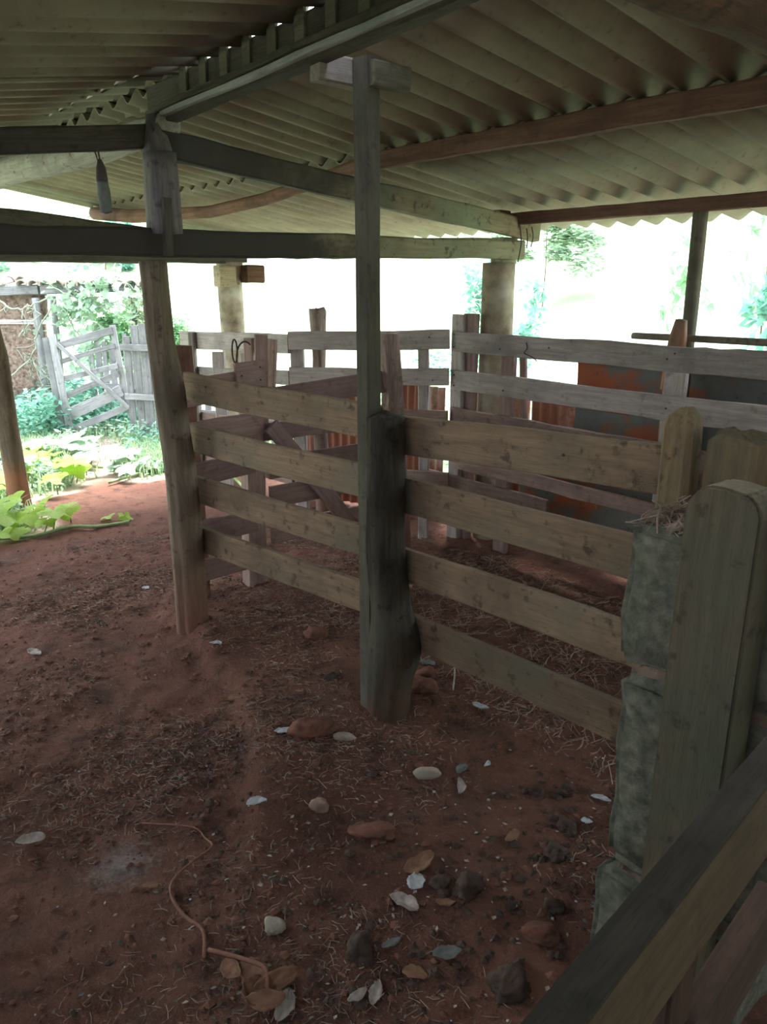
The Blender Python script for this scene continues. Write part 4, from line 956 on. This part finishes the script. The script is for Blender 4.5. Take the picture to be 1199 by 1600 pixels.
def dry_leaf(name, x, y, L, a, mat, label, cat='leaf', curl=.35, wf=.5, tilt=0, group=None):
    V, Fa = [], []; nu, nv = 14, 8; r = random.Random(int(x * 991 + y * 577)); sd = r.uniform(0, 50); wf = wf * r.uniform(.75, 1.3); fold = r.uniform(.2, 1.1) * curl; bend = r.uniform(-.25, .25); tw_ = r.uniform(-.5, .5)
    for i in range(nu + 1):
        u = i / nu; wd = wf * L * .5 * (math.sin(math.pi * min(1, u ** r.choice((1, 1)) * .94 + .04)) ** .7)
        for j in range(nv + 1):
            v = j / nv * 2 - 1; e = 1 + .30 * abs(v) * noise.noise(Vector((i * .9, sd, v * 2)))
            yy = v * wd * e; zz = abs(v) ** 1.5 * wd * fold * 2.2 * (1 if v > 0 else .6) + fold * L * .3 * (2 * u - 1) ** 2 + .09 * L * noise.noise(Vector((u * 4, v * 2.5, sd)))
            xx = (u - .5) * L; yy += bend * L * (2 * u - 1) ** 2 * .4; zz += tw_ * (u - .5) * yy
            V.append((xx, yy, zz + .004))
    for i in range(nu):
        for j in range(nv): a0 = i * (nv + 1) + j; Fa.append((a0, a0 + nv + 1, a0 + nv + 2, a0 + 1))
    me = mesh(name, V, Fa, True); o = link(name, me, mat); o.location = (x, y, gz(x, y) + .006); o.rotation_euler = (tilt, r.uniform(-.1, .1), a)
    so_ = o.modifiers.new('thick', 'SOLIDIFY'); so_.thickness = .0015
    return tag(o, label, cat, group)
LV = [(-3.88, 1.0, .10, .3, 'p', 'curled bleached leaf on the open floor at the left'), (-2.44, .54, .09, 1.2, 'p', 'bleached torn leaf at the left edge of the floor'),
 (-2.39, 1.49, .07, .9, 'w', 'small white curled leaf left of the reddish rock'), (-2.08, 1.18, .07, 1.0, 'w', 'upright pale oval leaf between bank and black log'),
 (-1.74, 1.83, .085, 2.4, 'p', 'crumpled pale leaf beside the long pale stone'), (-2.03, 2.23, .08, .2, 'w', 'bluish-white flat leaf below the lowest board'),
 (-1.49, 1.38, .085, 2.2, 'w', 'pale ribbed oval leaf resting on a brown leaf'), (-1.535, 1.44, .12, 1.6, 'b', 'large curled brown leaf under the ribbed pale one'),
 (-1.27, 1.04, .085, 2.3, 'p', 'pale curled leaf near the bottom edge of the floor'), (-1.25, 1.16, .07, .6, 'b', 'tan round leaf right of the pale curled leaf'),
 (-1.37, .83, .09, 2.2, 'p', 'pale leaf at the tip of the dead plant'), (-1.37, 1.39, .06, .9, 'b', 'small brown leaf below the ribbed pale one'),
 (-1.45, 1.78, .07, 1.7, 'b', 'thin reddish leaf among the dung'), (-2.85, 1.51, .10, .9, 'b', 'orange-brown leaf lying on the earth bank'),
 (-4.35, 1.79, .05, .4, 'w', 'small white flake near the foot of the bent post'), (-1.38, 2.17, .07, .4, 'w', 'grey-white scrap beside the pillar, near the lowest board'),
 (-1.36, 1.17, .06, 1.4, 'g', 'small dark leaf in the lower middle of the floor'), (-1.23, 1.26, .08, 1.0, 'g', 'folded dark grey leaf in the lower middle'),
 (-1.77, 2.0, .04, 1.9, 'w', 'tiny white leaf scrap right of the crumpled leaf'), (-1.80, 1.89, .06, 1.7, 'g', 'grey shrivelled leaf above the crumpled pale leaf'),
 (-2.44, 2.32, .07, .5, 'g', 'dark curled leaf right of the black log foot'), (-1.34, 2.03, .04, .7, 'w', 'tiny pale scrap among the dung near the pillar'),
 (-1.28, .99, .06, 1.6, 'p', 'small pale leaf at the bottom edge'), (-3.26, 1.67, .06, .8, 'w', 'small pale flake on the bank near the bent post'),
 (-2.01, .76, .05, .9, 'b', 'small reddish scrap below the ash patch'), (-1.45, 1.30, .10, .2, 'p', 'long pale curved leaf lying below the ribbed one')]
for (x, y, L, a, c, lb) in LV: dry_leaf('dry_leaf', x, y, L, a, {'p': 'dryleaf_pale', 'w': 'shellw', 'b': 'dryleaf_brown', 'g': 'brush'}[c], lb)
def rock(name, x, y, sx, sy, sz, a, mat, label, cat='stone', rough=.14, sink=.35):
    if mat in ('clod', 'dung'): rough = max(rough, .26)
    bm = bmesh.new(); bmesh.ops.create_icosphere(bm, subdivisions=4, radius=1)
    sd = Vector((x * 7, y * 7, sx * 50))
    for v in bm.verts: v.co *= 1 + rough * 1.8 * noise.noise(v.co * 1.1 + sd) + rough * 1.2 * abs(noise.noise(v.co * 2.3 + sd)) + rough * .6 * noise.noise(v.co * 5 + sd); v.co = Vector((v.co.x * sx, v.co.y * sy, v.co.z * sz))
    me = bpy.data.meshes.new(name); bm.to_mesh(me); bm.free(); me.polygons.foreach_set('use_smooth', [True] * len(me.polygons))
    o = link(name, me, mat); o.location = (x, y, gz(x, y) + sz * (1 - sink) * .6); o.rotation_euler = (0, 0, a); return tag(o, label, cat)
rock('stone', -1.94, 1.34, .034, .027, .025, .6, 'stone', 'rounded tan stone in the middle of the floor')
rock('stone', -1.61, .95, .032, .024, .02, .2, 'stone_pale', 'small pale oval stone near the dead plant')
rock('stone', -1.86, 1.77, .05, .024, .024, .9, 'stone_pale', 'long pale stone beside the crumpled leaf', rough=.08)
rock('stone', -2.30, 1.56, .08, .052, .042, .9, 'clod', 'large reddish rock in front of the black log')
rock('stone', -2.19, 1.64, .04, .02, .018, .7, 'stone_pale', 'pale flat stone against the reddish rock')
rock('clod', -2.26, 2.10, .07, .05, .035, .3, 'clod', 'red clod at the right foot of the black log', 'clod', .25)
rock('clod', -2.36, 2.22, .05, .04, .03, .9, 'clod', 'smaller red clod behind the first, by the black log', 'clod', .25)
rock('clod', -3.03, 2.10, .05, .04, .035, .3, 'clod', 'dark clod between the bent post and the black log', 'clod', .25)
rock('clod', -1.74, 1.42, .07, .045, .02, .8, 'clod', 'low orange-red clod right of the rounded tan stone', 'clod')
rock('clod', -1.13, 1.52, .05, .035, .02, .8, 'clod', 'red clod near the foot of the concrete pillar', 'clod', .2)
for k, (x, y, s, lb) in enumerate(((-1.49, 2.11, .03, 'upper dung pellet of the pair near the pillar'), (-1.55, 2.02, .028, 'lower dung pellet of the pair near the pillar'), (-1.31, 1.82, .04, 'large dark dung lump left of the pillar foot'), (-1.37, 1.96, .035, 'dung lump under the fence near the pillar'), (-1.16, 1.63, .03, 'dung lump close to the pillar base'), (-1.37, 1.48, .045, 'long dark dung piece right of the brown leaf'), (-1.43, 1.43, .035, 'grey dung piece touching the brown leaf'), (-2.62, 1.9, .03, 'small dark lump behind the reddish rock'), (-1.06, 1.32, .05, 'black dung lump near the near gate'), (-1.4, 1.09, .045, 'black crumbly dung lump in the lower middle'))):
    rock('dung_lump', x, y, s, s * .8, s * .7, k, 'dung', lb, 'dung', .3)
rt = tube('dry_root', smoothpts([(x, y, gz(x, y) + .012 + (.015 if k in (3, 6) else 0)) for k, (x, y) in enumerate(((-2.30, .86), (-2.17, .98), (-2.1, .99), (-2.03, .98), (-2.01, .9), (-1.98, .82), (-1.91, .78), (-1.82, .78), (-1.73, .79), (-1.65, .75)))], 4), [.003] * 10 + [.004] * 15 + [.0055] * 12, 'root', n=6)
tag(rt, 'thin reddish dry root snaking over the floor at the lower left', 'root')
dpnt = thing('dead_plant', (-1.5, .8, 0), 'dead orange-brown plant with limp leaves at the bottom edge', 'plant')
tube('stem', smoothpts([(-1.64, .76, .02), (-1.53, .81, .04), (-1.46, .83, .05), (-1.41, .80, .03)], 4), .006, 'root', dpnt)
for (x, y, L, a) in ((-1.50, .82, .10, .5), (-1.43, .84, .12, 1.4), (-1.45, .78, .10, 2.3), (-1.55, .78, .08, .1), (-1.40, .79, .10, 1.0)):
    o = dry_leaf('leaf', x, y, L, a, 'dryleaf_brown', '', tilt=.4); del o['category']; o.location.z += .02; attach(o, dpnt)
tw = tube('twig', [(-2.36, 2.41, gz(-2.36, 2.41) + .03), (-2.27, 2.32, gz(-2.27, 2.32) + .012), (-2.17, 2.21, gz(-2.17, 2.21) + .008)], .004, 'dryleaf_pale', n=5); tag(tw, 'pale bent twig right of the black log foot', 'twig')
